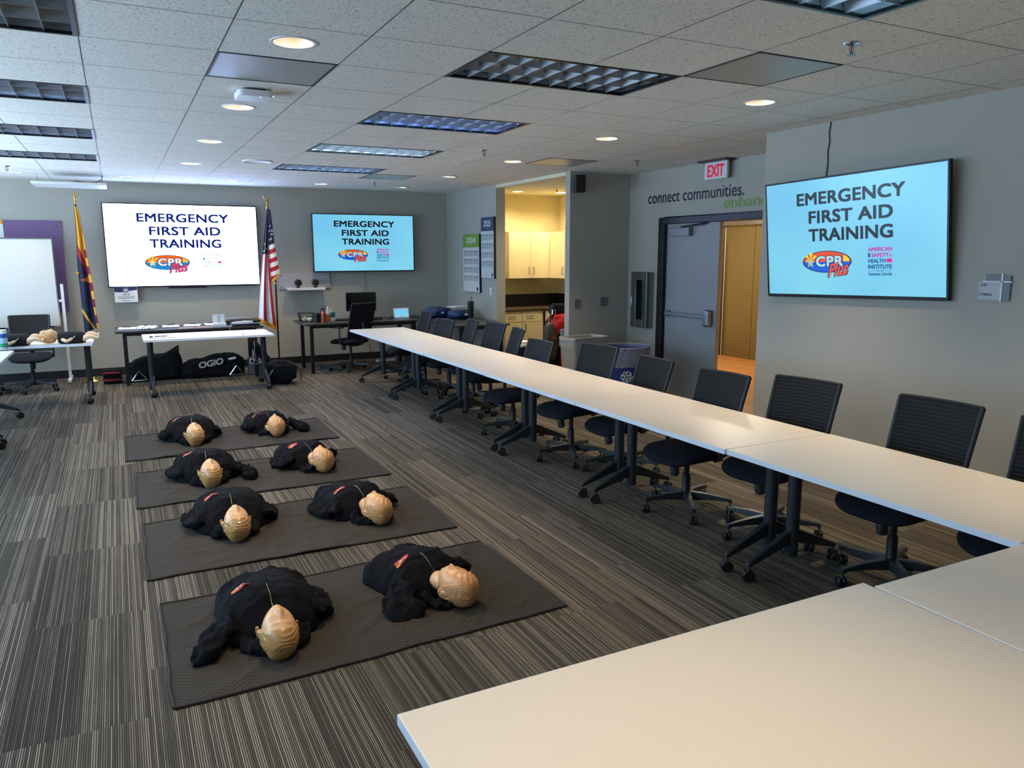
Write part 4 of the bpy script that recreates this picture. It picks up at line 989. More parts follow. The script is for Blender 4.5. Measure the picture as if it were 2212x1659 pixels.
    b = B(); px, py, ang = -.118*sc, .20, .22
    def LP(u, v, e=.004):
        x = px+u*math.cos(ang)-v*math.sin(ang); y = py+u*math.sin(ang)+v*math.cos(ang); return (x, y, hgt(x, y)+e)
    def disc(rx, ry, mat, e, n=26):
        rings = [(0, 0)]; b.add([LP(0, 0, e)]+[LP(rx*q*math.cos(2*PI*k/n), ry*q*math.sin(2*PI*k/n), e) for q in (.5, 1) for k in range(n)],
            [(0, 1+k, 1+(k+1) % n) for k in range(n)] + [(1+k, 1+n+k, 1+n+(k+1) % n, 1+(k+1) % n) for k in range(n)], mat)
    disc(.043, .021, M_PATCHO, .0042); disc(.040, .019, M_PATCHR, .0047); 
    b.add([LP(.043*math.cos(math.radians(a)), .021*math.sin(math.radians(a)), .0052) for a in range(185, 356, 10)], [tuple(range(18))], M_PATCHB)
    put_text(b, 'CPR', (-.024, -.004, .028, .011), M_PATCHW, lambda u, v: LP(-u, -v, .0062), bold=.03, res=2)
    put_text(b, 'Plus', (.004, -.024, .040, -.009), M_PATCHO, lambda u, v: LP(-u, -v, .0066), bold=.03, shear=.3, res=2)
    b.add([LP(-.046, -.004, .006), LP(-.03, -.014, .006), LP(-.02, -.006, .006), LP(-.034, .004, .006)], [(0, 1, 2, 3)], M_PATCHO)
    b.build('chest_logo', hood, smooth=0)
    b = B(); b.tube([(hoff[0], .05, .09), (hoff[0], -.02+hoff[1], .095)], .048, M_FACE, 18); b.build('neck', t)
    make_head(t, kind, (hoff[0], -.105+hoff[1], hz), hrot, seed)
    return t
SL_in = lambda s, w=.24, e=.0: (s, [(s*.16, .08, .10), (s*(w+.02), .16, .055), (s*(w+.035), .30, .045), (s*(w+e), .42, .04)], .052)
SL_out = lambda s, o=.34: (s, [(s*.17, .08, .10), (s*.25, .07, .06), (s*.30, -.02, .045), (s*o, -.09, .038)], .056)
SL_up = lambda s: (s, [(s*.15, .10, .11), (s*.22, .12, .075), (s*.235, .22, .05), (s*.21, .33, .05)], .05)
MK = [('A', .512, 3.352, -.02, 'nearest manikin on the left of the front pad, smooth ochre hair, face up', 1, (.52, .06, .03), [SL_out(-1, .30), SL_in(1, .22)], 1.0),
      ('A', .540, 4.885, -.02, 'ochre-haired manikin on the left of the second pad from the camera', 2, (.48, .02, .02), [SL_in(-1, .21), SL_in(1, .20, .01)], .98),
      ('A', .512, 6.12, .03, 'ochre-haired manikin on the left of the third pad from the camera', 3, (.48, .05, -.02), [SL_in(-1, .20), SL_out(1, .27)], .98),
      ('A', .522, 7.54, .02, 'ochre-haired manikin on the left of the furthest pad', 4, (.46, .02, .05), [SL_in(-1, .20), SL_in(1, .19)], .98),
      ('B', 1.352, 3.425, .30, 'nearest manikin on the right of the front pad, moulded wavy hair, logo facing the camera', 5, (.10, -.10, .12), [SL_out(-1, .20), SL_up(1)], .88),
      ('B', 1.362, 4.755, .22, 'wavy-haired manikin on the right of the second pad from the camera', 6, (.12, .0, .10), [SL_in(-1, .19), SL_up(1)], .88),
      ('B', 1.330, 6.13, .22, 'wavy-haired manikin on the right of the third pad from the camera', 7, (.12, .06, .10), [SL_up(-1), SL_in(1, .16)], .86),
      ('B', 1.240, 7.56, .10, 'wavy-haired manikin on the right of the furthest pad', 8, (.12, .02, .05), [SL_in(-1, .15), SL_out(1, .24)], .84)]
for kind, x, y, rz, l, sd, hr, sl, sc in MK:
    manikin(kind, (x, y, 0), rz, l, sd, hr, sl, sc)

# infant manikins on the left table
M_ISKIN = pbr('infant_skin', (244, 206, 168), .4, coat=.1); M_IBLK = pbr('infant_suit', (20, 21, 26), .9, bump=.3, bscale=500)
def skin_body(name, parent, chains, mat):
    """connected tapering limbs grown with the skin modifier"""
    me = bpy.data.meshes.new(name); vs = []; es = []; rs = []
    for ch in chains:
        prev = None
        for p, r in ch:
            k = next((i for i, q in enumerate(vs) if (Vector(q)-Vector(p)).length < 1e-5), None)
            if k is None: vs.append(p); rs.append(r); k = len(vs)-1
            if prev is not None: es.append((prev, k))
            prev = k
    me.from_pydata(vs, es, []); o = bpy.data.objects.new(name, me); COL.objects.link(o); o.parent = parent
    o.modifiers.new('skin', 'SKIN')
    if not me.skin_vertices: bm = bmesh.new(); bm.from_mesh(me); bm.verts.layers.skin.verify(); bm.to_mesh(me); bm.free()
    for i, r in enumerate(rs): me.skin_vertices[0].data[i].radius = (r, r)
    me.skin_vertices[0].data[0].use_root = True
    s = o.modifiers.new('sub', 'SUBSURF'); s.levels = 2; s.render_levels = 2
    me.materials.append(mat); o.modifiers['skin'].use_smooth_shade = True
    return o
def infant(loc, rz, label):
    t = thing('infant_manikin', label, 'infant manikin', loc, rz, 'infant manikins on the left table')     # crown toward -x, lies on its back
    hip = (.215, 0, .062)
    ch = [[(hip, .05), ((.10, 0, .065), .054), ((.0, 0, .066), .05), ((-.045, 0, .066), .03)]]
    for s in (-1, 1):
        k_ = .012*s; ch.append([(hip, .05), ((.245, s*.05, .06), .036), ((.285, s*.062, .095+k_), .031), ((.33, s*.062, .085+k_), .027), ((.365, s*.055, .06+k_), .021), ((.38, s*.055, .078+k_), .018), ((.384, s*.055, .096+k_), .012)])
        ch.append([((.0, 0, .066), .05), ((.015, s*.06, .06), .024), ((.06, s*.10, .032), .022), ((.10, s*.085, .052), .018), ((.125, s*.08, .068), .016)])
    body = skin_body('body', t, ch, M_ISKIN)
    b = B()
    for s in (-1, 1):       # five short curled fingers on each hand
        for k in range(4): b.tube([(.125, s*.08+(k-1.5)*.0085, .07), (.143, s*.08+(k-1.5)*.009, .083), (.147, s*.08+(k-1.5)*.0085, .094)], [.0052, .005, .004], M_ISKIN, 6)
        b.tube([(.122, s*.08-s*.015, .066), (.13, s*.08-s*.026, .076), (.137, s*.08-s*.028, .084)], [.0055, .005, .004], M_ISKIN, 6)
    b.build('fingers', body)
    def suit(u, v):
        a = 2*PI*u; k = v; x = -.03+.275*k; r = (.066+.008*math.sin(PI*k)+.003*noise.noise(Vector((k*9, math.cos(a)*3, math.sin(a)*3))))*(1 if .06 < k < .94 else .88)
        return (x, r*1.12*math.cos(a), max(.004, .066+r*.95*math.sin(a)))
    b = B(); b.grid(suit, 32, 22, M_IBLK, wrap=True); o = b.build('body_suit', t, smooth=180, solid=.003)
    make_head(t, 'N', (-.115, 0, .092), (0, 0, PI/2+PI), 3, .80, .6)
    return t
infant((-.625, 10.16, .725), -.03, 'infant manikin with peach head at the right end of the far left table')
infant((-1.175, 10.14, .725), -.03, 'infant manikin further left on the far left table, its head behind the wipes tub')
# ================================================================== FLAGS
def lerp_poly(pts, z):
    for (x0, z0), (x1, z1) in zip(pts, pts[1:]):
        if z1 <= z <= z0: return x0+(x1-x0)*(z0-z)/max(1e-6, z0-z1)
    return pts[-1][0] if z < pts[-1][1] else pts[0][0]
def drape(b, L, R, y0, matfn, amp=.03, nf=2.5, nu=34, nv=90, ph=0.0):
    def f(u, v):
        zl = L[0][1]+(L[-1][1]-L[0][1])*v; zr = R[0][1]+(R[-1][1]-R[0][1])*v
        xl, xr = lerp_poly(L, zl), lerp_poly(R, zr)
        y = y0 + amp*min(1, v*3+.2)*math.sin(2*PI*nf*u+ph+v*1.2) - .02*u
        return (xl*(1-u)+xr*u, y, zl*(1-u)+zr*u)
    def mf(u, v): x, y, z = f(u, v); return matfn(x, z, u, v)
    b.grid(f, nu, nv, M_RED, matfn=mf); return f
FW, FR, FN = pbr('flag_white', (226, 224, 226), .8), pbr('flag_red', (168, 24, 44), .8), pbr('flag_navy', (20, 28, 62), .8)
def flagstand(loc, label_s, fin):
    x, y = loc
    b = B(); b.lathe([(0, 0), (.115, 0), (.12, .012), (.105, .026), (.06, .045), (.032, .075), (.03, .12), (.02, .13), (0, .13)], M_BRASS, n=32); return b
t = thing('striped_flag', 'red white and blue striped flag with gold fringe on a pole beside the huge screen', 'flag', (2.11, 11.95, 0))
flagstand((0, 0), '', 0).build('base', t)
ox, oy = 2.11, 11.95
b = B(); b.tube([(.0, 0, .11), (.005, -.0, 1.3), (-.05, -.0, 2.41)], .0135, M_POLE, 14); p = b.build('pole', t)
b = B(); b.lathe([(.0, 0), (.016, 0), (.016, .03), (0, .03)], M_BRASS, c=(.005, 0, 1.29), n=12); b.build('pole_joint', p)
b = B(); e0 = (-.058, 0, 2.40)
b.lathe([(.016, 0), (.018, .02), (.011, .05), (.014, .075), (.010, .10), (0, .115)], M_BRASS, c=e0, n=14)
for s in (-1, 1):
    b.add([(e0[0], 0, 2.49), (e0[0]+s*.02, .004, 2.535), (e0[0]+s*.066, .008, 2.612), (e0[0]+s*.05, .006, 2.56), (e0[0]+s*.032, .004, 2.52), (e0[0]+s*.012, 0, 2.485)], [(0, 1, 2, 3, 4, 5)], M_BRASS)
b.tube([(e0[0], 0, 2.50), (e0[0]+.006, -.01, 2.53), (e0[0]+.012, -.02, 2.528)], [.009, .008, .003], M_BRASS, 8); b.build('eagle_finial', t, solid=.004)
def sh(pts): return [(x-ox, z) for x, z in pts]
AL = sh([(2.046, 2.38), (2.035, 2.109), (2.026, 1.868), (2.024, 1.654), (2.029, 1.437), (2.042, 1.308)]); AR = sh([(2.079, 2.381), (2.099, 2.136), (2.111, 1.922), (2.129, 1.761), (2.15, 1.599), (2.171, 1.429)])
BL_ = sh([(2.039, 2.38), (1.999, 2.108), (1.955, 1.788), (1.918, 1.52), (1.883, 1.264), (1.842, 0.925), (1.823, 0.747)]); BR_ = sh([(2.059, 2.381), (2.026, 1.868), (2.027, 1.654), (2.039, 1.383), (2.05, 1.206), (2.07, 0.889), (2.102, 0.59)])
def mA(x, z, u, v):
    zz = z-.42*(x+ox-2.03)
    if v > .965 or u < .05: return M_GOLD
    if zz > 1.86: return FN
    return FW if int((1.86-zz)/.066) % 2 == 0 else FR
def mB(x, z, u, v):
    if v > .965: return M_GOLD
    if z > 1.735: return FN
    if u > .94 and v > .6: return M_GOLD
    return FR if (u < .03 or .27 < u < .5 or u > .76) else FW
b = B(); fB = drape(b, BL_, BR_, -.03, mB, .035, 1.9, 100, 220); fA = drape(b, AL, AR, -.075, mA, .012, 1.0, 60, 220)
cl = b.build('flag_cloth', t, smooth=180)
b = B()
def star(f, u, v, r, d):
    x, y, z = f(u, v); pts = [(x+(r if k % 2 == 0 else r*.4)*math.sin(PI*k/5), y-d, z+(r if k % 2 == 0 else r*.4)*math.cos(PI*k/5)) for k in range(10)]
    b.add([(x, y-d, z)]+pts, [(0, 1+k, 1+(k+1) % 10) for k in range(10)], FW)
for u, v in ((.45, .235), (.35, .30), (.75, .31), (.68, .36), (.55, .42), (.3, .42)): star(fA, u, v, .022, .004)
for u, v in ((.25, .30), (.22, .36), (.5, .33)): star(fB, u, v, .024, .006)
b.build('stars', cl, smooth=0)
t = thing('state_flag', 'navy, red and yellow flag with copper star left of the huge screen', 'flag', (-.42, 11.98, 0))
flagstand((0, 0), '', 0).build('base', t)
b = B(); b.tube([(0, 0, .11), (.004, 0, 2.42)], .0135, M_POLE, 14); b.build('pole', t)
b = B(); b.lathe([(.014, 0), (.017, .03), (.012, .06), (.018, .075), (.020, .082), (.022, .10), (.003, .17), (0, .172)], M_BRASS, c=(.004, 0, 2.40), n=12); b.build('spear_finial', t)
FY, FM, FC = pbr('flag_yellow', (226, 170, 44), .8), pbr('flag_maroon', (142, 30, 52), .8), pbr('flag_copper', (176, 84, 66), .8)
CL = [(x+.42, z) for x, z in ((-.437, 2.362), (-.438, 2.122), (-.443, 1.899), (-.455, 1.724), (-.462, 1.50), (-.455, 1.207), (-.454, .997), (-.448, .681))]; CR = [(x+.42, z) for x, z in ((-.398, 2.363), (-.372, 2.197), (-.359, 2.024), (-.342, 1.799), (-.318, 1.547), (-.296, 1.318), (-.289, 1.036), (-.272, .75))]
def mC(x, z, u, v):
    x -= .42
    xr = -.368+(1.75-z)*.075
    if z < 1.80 and x > xr:
        return FM if int((1.80-z)/.11) % 2 == 0 else FY
    if z > 1.90-(x+.447)*2.94: return FM if u < .12 or (u > .9 and z > 2.0) else FY
    if z > 1.73-(x+.45)*2.56: return FM
    t_ = (x+.445)/.119
    if 0 < t_ and 1.397+(1.357-1.397)*t_ < z < 1.397+(1.446-1.397)*t_: return FC
    zf = .991-(x+.454)*1.99
    if abs(z-zf) < .028: return M_GOLD
    return FN
b = B(); drape(b, CL, CR, -.06, mC, .03, 1.6, 120, 300, .6); cl = b.build('flag_cloth', t, smooth=180)
b = B(); b.box((-.068, -.055, 1.475), (-.03, -.03, 1.505), M_GOLD); b.build('fringe_corner', cl, smooth=0)

# ================================================================== LEFT AND FAR SIDE PROPS
t = thing('white_board', 'white board on a metal stand in front of the purple pin board', 'white board', (-1.47, 12.16, 0))
b = B(); b.box((-.73, -.01, .775), (.725, .01, 1.945), pbr('board_white', (216, 218, 214), .3)); b.build('board', t, smooth=0)
b = B()
for lo, hi in (((-.74, -.015, 1.94), (.738, .015, 1.957)), ((-.74, -.015, .76), (.738, .015, .778)), ((.722, -.015, .778), (.738, .015, 1.94)), ((-.74, -.015, .778), (-.724, .015, 1.94))): b.box(lo, hi, M_ALU)
b.build('frame', t, smooth=0)
for s in (-1, 1):
    b = B(); b.box((s*.79-.018, -.015, .04), (s*.79+.018, .015, 1.34), M_WHITE); b.box((s*.79-.02, -.28, .02), (s*.79+.02, .28, .05), M_WHITE); b.box((min(s*.73, s*.79), -.01, 1.1), (max(s*.73, s*.79), .01, 1.13), M_WHITE); b.build('stand_leg', t, smooth=0)
t = thing('wipes_tub', 'white, blue and green tub of wipes at the left edge of the far left table', 'tub', (-1.168, 9.92, .725))
b = B(); b.lathe([(0, 0), (.05, 0), (.053, .01), (.053, .175), (.05, .18), (0, .18)], M_WHITE, n=28); b.build('tub_body', t)
b = B(); b.lathe([(.0535, .12), (.0535, .165)], pbr('label_blue', (24, 84, 170), .5), n=28, close=False); b.lathe([(.0535, .02), (.0535, .06)], pbr('label_green', (44, 160, 110), .5), n=28, close=False); b.lathe([(.0534, .06), (.0534, .12)], pbr('label_pale', (168, 206, 226), .5), n=28, close=False); b.build('label_wrap', t)
b = B(); b.lathe([(.054, .178), (.054, .20), (.048, .206), (0, .207)], M_WHITE, n=28); b.build('lid', t)
# console table: clipboards, gloves, envelopes, stand, pouch, clutter
HC = .735
def clipboard(x, y, z, rz, label, w=.23, d=.31, tone=M_PAPER, board=M_DGREY):
    t = thing('clipboard', label, 'clipboard', (x, y, z), rz, 'clipboards with paper forms')
    b = B(); rbox(b, (-w/2, -d/2, 0), (w/2, d/2, .004), board, .012); b.build('board', t, smooth=0)
    b = B(); b.box((-w/2+.006, -d/2+.006, .0045), (w/2-.006, d/2-.02, .012), tone); b.build('paper_stack', t, smooth=0)
    b = B(); b.box((-.05, d/2-.04, .012), (.05, d/2-.005, .022), M_BLACK); b.tube([(-.02, d/2-.02, .022), (0, d/2-.02, .034), (.02, d/2-.02, .022)], .004, M_STEEL, 6); b.build('clip', t, smooth=0)
for x, y, r, l in ((.07, 11.66, .0, 'clipboard at the left end of the dark laminate table'), (.34, 11.78, .06, 'clipboard behind the white gloves on the dark laminate table'), (.62, 11.74, -.03, 'clipboard third from the left on the dark laminate table'),
                   (.90, 11.76, -.16, 'clipboard with tilted papers at the middle of the dark laminate table'), (1.18, 11.80, .05, 'clipboard beside the clear acrylic stand on the dark laminate table')):
    clipboard(x, y, HC, r, l)
def lump(b, c, s, mat, seed, amp=.2, nu=36, nv=22, e=1.0, zmin=None, fr=2.2):
    def f(u, v):
        d = sph(u, .002+.996*v); d = (d[0], d[2], -d[1])
        k = 1+amp*noise.noise(Vector((d[0]*fr+seed*3.1, d[1]*fr, d[2]*fr)))+amp*.5*noise.noise(Vector((d[0]*fr*2.4, d[1]*fr*2.4+seed, d[2]*fr*2.4)))
        p = [math.copysign(abs(q)**e, q)*k for q in d]
        z = c[2]+s[2]*p[2]
        return (c[0]+s[0]*p[0], c[1]+s[1]*p[1], z if zmin is None else max(zmin, z))
    return b.grid(f, nu, nv, mat, wrap=True)
t = thing('glove_pile', 'crumpled pair of white gloves on the dark laminate table by the clipboards', 'gloves', (.30, 11.47, HC))
for k, (x, y, s) in enumerate(((-.05, 0, .07), (.05, .01, .075))):
    b = B(); lump(b, (x, y, .022), (s, .045, .026), M_PAPER, k+2, .5, zmin=.002)
    for q in range(4): b.tube([(x-.03+q*.02, y-.03, .02), (x-.04+q*.03, y-.065, .012+.008*(q % 2)), (x-.045+q*.034, y-.085, .014)], [.011, .010, .006], M_PAPER, 8)
    b.build('glove', t, smooth=180)
for x, y, r, l in ((.80, 11.42, .03, 'flat light brown envelope on the dark laminate table, left of two'), (1.02, 11.44, -.04, 'flat light brown envelope on the dark laminate table, right of two')):
    b = B(); b.box((-.10, -.06, 0), (.10, .06, .005), pbr('kraft_paper', (176, 136, 108), .8)); o = b.build('envelope', smooth=0, loc=(x, y, HC)); o.rotation_euler = (0, 0, r); tag(o, l, 'envelope', 'brown envelopes on the dark table')
t = thing('acrylic_stand', 'clear acrylic stand holding two small white pads on the dark laminate table', 'stand', (1.24, 11.56, HC))
b = B(); b.box((-.09, -.05, 0), (.09, .05, .035), M_PAPER); b.build('base_block', t, smooth=0)
b = B(); gl_ = pbr('clear_acrylic', (232, 238, 240), .05, alpha=.35); b.box((-.085, -.01, .035), (-.005, .02, .165), gl_); b.box((.005, -.01, .035), (.085, .02, .165), gl_); b.build('acrylic_holder', t, smooth=0)
for s in (-1, 1):
    b = B(); rbox(b, (-.024, -.055, 0), (.024, .055, .004), M_PAPER, .01, M=T(s*.045, -.013, .10, rx=PI/2)); b.build('white_pad', t, smooth=0)
b = B(); lump(b, (0, 0, .045), (.27, .075, .05), pbr('brown_leather', (74, 62, 58), .55), 4, .18, e=.8, zmin=0); o = b.build('leather_pouch', smooth=180, loc=(1.55, 11.74, HC)); tag(o, 'dark brown rolled leather pouch at the right end of the dark laminate table', 'pouch')
t = thing('plastic_bag', 'crumpled clear plastic bag with papers and keys in front of the leather pouch', 'bag', (1.56, 11.56, HC))
b = B(); lump(b, (0, 0, .025), (.14, .07, .03), pbr('clear_plastic', (206, 212, 218), .2, alpha=.55), 9, .5, zmin=.002); b.build('bag_film', t, smooth=180)
b = B(); b.box((-.08, -.04, .012), (.02, .03, .016), M_PAPER, T(rz=.3)); b.build('paper', t, smooth=0)
b = B(); b.tube([(.13+.018*math.cos(a), -.02+.018*math.sin(a), .006) for a in [k*PI/6 for k in range(13)]], .002, M_STEEL, 5); b.box((.15, -.02, .003), (.19, -.012, .006), M_STEEL); b.build('keys', t, smooth=0)
t = thing('black_case', 'flat black case at the right front of the dark laminate table', 'case', (1.56, 11.38, HC))
b = B(); rbox(b, (-.2, -.06, 0), (.2, .06, .035), M_BLACK, .015); b.build('case_body', t, bevel=.004); b = B(); b.tube([(-.18, -.062, .02), (-.21, -.075, 0), (-.21, -.085, -.06), (-.205, -.08, -.12)], .004, M_WHITE, 6); b.build('white_cord', t)
# white table in front
clipboard(.45, 10.36, .725, PI/2+.05, 'clipboard with a pen on the lone white table in front', .23, .31, M_PAPER, pbr('board_pale', (178, 178, 176), .5))
t = thing('pen', 'dark pen lying across the clipboard on the lone white table', 'pen', (.43, 10.33, .743), .1); b = B(); b.tube([(-.075, 0, 0), (.055, 0, 0), (.07, 0, 0)], [.005, .005, .0015], M_DGREY, 8); b.build('barrel', t); b = B(); b.box((-.07, -.0015, .004), (-.03, .0015, .007), M_STEEL); b.build('pocket_clip', t, smooth=0)
for x, y, r, l in ((.95, 10.30, .1, 'sheet of paper at the middle of the lone white table'), (1.25, 10.34, -.12, 'folded sheet of paper on the lone white table, second from right'), (1.57, 10.43, .05, 'sheet of paper at the right end of the lone white table')):
    b = B(); b.grid(lambda u, v: ((u-.5)*.30, (v-.5)*.215, .002+.006*max(0, noise.noise(Vector((u*2+x, v*2, x))))), 10, 8, pbr('paper_blue', (222, 228, 238), .8)); o = b.build('paper_sheet', smooth=180, loc=(x, y, .725), solid=.001); o.rotation_euler = (0, 0, r); tag(o, l, 'paper', 'loose sheets on the lone white table')
# bags on the floor under the dark table
def handle_tri(par, x, y, z, s=.095, lean=.0):
    b = B(); pts = [(-s, 0, 0), (s, 0, 0), (.0, 0, s*1.35), (-s, 0, 0)]
    for k in range(3): b.tube([(x+pts[k][0], y, z+pts[k][2]), (x+pts[k+1][0], y, z+pts[k+1][2])], .012, M_ALU, 8)
    b.build('triangle_handle', par)
t = thing('mesh_duffel_bag', 'black open-topped mesh duffel bag under the left half of the dark table', 'bag', (.37, 11.78, 0))
def duf(L, D, h, mat, seed, slope=0, sag=.02):
    def f(u, v):
        a = 2*PI*u; c, s = math.cos(a), math.sin(a); p = .45
        y, z = math.copysign(abs(c)**p, c)*D/2, (math.copysign(abs(s)**p, s)*.5+.5)
        k = min(1, min(v, 1-v)*7)**.5; x = (v-.5)*L
        hh = h*(1+slope*(v-.5)) - sag*math.sin(v*9+seed)
        w_ = .02*noise.noise(Vector((x*7, c*2+seed, s*3)))+.012*noise.noise(Vector((x*18, c*5, s*6+seed)))
        return (x+(w_ if k < 1 else 0), y*(.35+.65*k)+w_, max(.003, z*hh*(.55+.45*k)+ (w_ if z > .3 else 0)))
    return f
b = B(); b.grid(duf(.72, .34, .33, M_BFAB, 2, .45), 40, 40, M_BFAB, wrap=True); b.build('bag_body', t, smooth=180)
b = B(); b.grid(lambda u, v: (-.33+.66*u, -.10+.03*math.sin(u*7), .24+.12*u+.10*v*(.3+.7*u)-.02*math.sin(u*11)*v), 24, 6, pbr('mesh_panel', (38, 40, 44), .7, alpha=.8)); b.build('mesh_flap', t, smooth=180, solid=.004)
b = B(); b.lathe([(0, -.03), (.045, -.03), (.05, -.02), (.05, .02), (.045, .03), (0, .03)], M_DGREY, c=(0, 0, 0), n=18, M=T(-.32, -.16, .05, ry=PI/2)); b.build('wheel', t)
handle_tri(t, -.20, -.20, .03)
t = thing('gear_bag', 'long black gear bag with silver lettering under the middle of the dark table', 'bag', (1.13, 11.72, 0))
b = B(); b.grid(duf(.86, .34, .29, M_BFAB, 6, .35, .012), 40, 40, M_BFAB, wrap=True); bd = b.build('bag_body', t, smooth=180)
b = B(); put_text(b, 'OGIO', (-.20, .145, .13, .235), pbr('silver_print', (214, 216, 220), .35, .3), lambda u, v: (u, -.196+.01*(u > .1)-.012*(v-.15), v), bold=.05, space=.95, rise=.05); b.build('silver_lettering', bd, smooth=0, solid=.006)
b = B(); b.tube([(.20, -.19, .255), (.30, -.185, .27)], .018, M_WHITE, 10); b.build('white_tag', bd); handle_tri(t, .30, -.205, .03)
t = thing('grey_trainer_case', 'grey hard case with a white and red label under the dark table', 'case', (1.73, 11.60, 0))
b = B(); rbox(b, (-.125, -.06, .0), (.125, .06, .255), pbr('case_grey', (84, 88, 90), .45), .03, M=T(rx=-.06)); c_ = b.build('case_body', t, bevel=.012)
b = B(); b.box((-.105, -.072, .165), (.105, -.062, .235), M_PAPER, T(rx=-.06)); lb = b.build('label_plate', c_, smooth=0)
b = B(); b.box((-.095, -.075, .175), (-.06, -.072, .225), M_BLACK, T(rx=-.06))
for z0, x1, m in ((.212, .09, M_RED), (.196, .06, M_RED), (.18, .03, M_DGREY)): b.box((-.05, -.075, z0), (x1, -.072, z0+.008), m, T(rx=-.06))
b.build('label_print', lb, smooth=0)
t = thing('garment_bag', 'long black garment bag slumped down beside the lone white table', 'bag', (1.74, 11.12, 0))
b = B()
b.tube([(-.14, -.02, .62), (-.12, 0, .52), (-.05, .02, .40), (.06, .03, .26), (.14, .02, .12), (.17, 0, .045)], [.05, .085, .095, .10, .09, .05], M_BFAB, 20, flat=.6)
b.v = [(x+.02*noise.noise(Vector((x*11, y*11, z*11))), y+.02*noise.noise(Vector((x*11+4, y*11, z*11))), max(.003, z+.02*noise.noise(Vector((x*11, y*11+8, z*11))))) for x, y, z in b.v]; b.build('bag_body', t, smooth=180)
b = B(); b.tube([(-.12, -.075, .55), (-.115, -.09, .48), (-.12, -.09, .40), (-.11, -.09, .33), (-.115, -.09, .27)], .007, M_STEEL, 6); b.tube([(-.115+.025*math.sin(a), -.09, .25+.03*math.cos(a)) for a in [k*PI/5 for k in range(11)]], .005, M_STEEL, 6); b.build('chain_clip', t)
t = thing('backpack', 'round black backpack on the floor at the right end of the lone white table', 'bag', (1.88, 10.60, 0))
b = B(); lump(b, (0, 0, .155), (.205, .16, .165), M_BFAB, 3, .16, 40, 28, .78, .003); b.build('bag_body', t, smooth=180)
b = B(); b.tube([(-.12, -.14, .22), (-.19, -.17, .13), (-.17, -.16, .05)], .012, pbr('reflective_strip', (196, 200, 206), .3, .4), 8, flat=.3); b.build('reflective_piping', t)
b = B(); b.tube([(.10, -.05, .3), (.2, -.1, .26), (.26, -.08, .15), (.25, -.06, .03)], .014, M_BLACK, 8, flat=.4); b.build('shoulder_strap', t)
for k, (z, l) in enumerate(((.0, 'lower of the two red and black pouches stacked by the brass flag base'), (.098, 'upper of the two red and black pouches stacked by the brass flag base'))):
    t = thing('first_aid_pouch', l, 'pouch', (-.16, 11.68+.0*k, z), .05-.1*k, 'red and black pouches by the flag base')
    b = B(); rbox(b, (-.11, -.08, .0), (.11, .08, .095), M_BFAB, .03); b.build('pouch_body', t, bevel=.015); b = B(); b.tube([(-.105, -.082, .055), (.105, -.082, .055)], .012, pbr('red_trim', (150, 24, 36), .7), 8); b.build('red_trim', t)

# ================================================================== BLACK DESK
HD = .735
t = thing('wire_basket', 'black wire basket with small items at the left end of the black desk', 'basket', (2.475, 11.62, HD))
b = B()
for z, k in ((.004, .75), (.07, .88), (.135, 1.0)):
    pts = [(-.11*k, -.085*k, z), (.11*k, -.085*k, z), (.11*k, .085*k, z), (-.11*k, .085*k, z), (-.11*k, -.085*k, z)]; b.tube(pts, .003 if z < .1 else .005, M_BLACK, 6)
for i in range(9):
    q = -1+2*i/8
    for s in (-1, 1): b.tube([(q*.0825, s*.064, .004), (q*.11, s*.085, .135)], .0018, M_BLACK, 5); b.tube([(s*.0825, q*.064, .004), (s*.11, q*.085, .135)], .0018, M_BLACK, 5)
b.build('wire_frame', t)
for x, y, s, m, n, l in ((-.02, 0, .045, pbr('putty_tan', (188, 182, 150), .7), 'foam_ball', 'tan foam ball inside the black wire basket'), (.045, -.02, .04, M_WHITE, 'tape_roll', 'white tape roll inside the black wire basket'), (.02, .03, .05, M_BLACK, 'puncher', 'black punch inside the black wire basket')):
    b = B(); lump(b, (0, 0, s*.8), (s, s*.8, s*.8), m, 2, .1, 20, 12); o = b.build(n, smooth=180, loc=(2.475+x, 11.62+y, HD+.004)); tag(o, l, 'basket item')
def bottle(name, prof, mat, loc, label, cat, extra=None):
    t = thing(name, label, cat, loc); b = B(); b.lathe(prof, mat, n=24); b.build('body', t)
    if extra: extra(t)
    return t
def cap(z0, z1, r, mat, nm='lid'):
    def f(t): b = B(); b.lathe([(0, z0), (r, z0), (r, z1), (0, z1)], mat, n=20); b.build(nm, t)
    return f
bottle('tumbler', [(0, 0), (.038, 0), (.043, .12), (0, .12)], M_BLACK, (2.60, 11.47, HD), 'black tumbler on the black desk beside the wire basket', 'tumbler', cap(.12, .14, .045, M_DGREY))
def mughandle(t):
    cap(.12, .135, .042, M_DGREY)(t); b = B(); b.tube([(0, 0, .135), (.012, 0, .19), (.035, 0, .2), (.045, 0, .16), (.042, 0, .135)], .006, M_BLACK, 8); b.build('carry_loop', t)
bottle('travel_mug', [(0, 0), (.036, 0), (.041, .12), (0, .12)], M_BLACK, (2.675, 11.56, HD), 'black travel mug with loop behind the copper bottle', 'mug', mughandle)
def coploop(t):
    cap(.15, .168, .032, M_COP)(t); b = B(); b.tube([(-.012, 0, .168), (-.015, 0, .20), (.005, 0, .215), (.022, 0, .20), (.02, 0, .168)], .006, M_BLACK, 8); b.build('carry_loop', t)
M_COP = pbr('copper_pink', (196, 104, 78), .3, .7)
bottle('drink_bottle', [(0, 0), (.036, 0), (.038, .01), (.038, .14), (.028, .15), (0, .15)], M_COP, (2.685, 11.42, HD), 'copper coloured bottle with loop lid on the black desk', 'bottle', coploop)
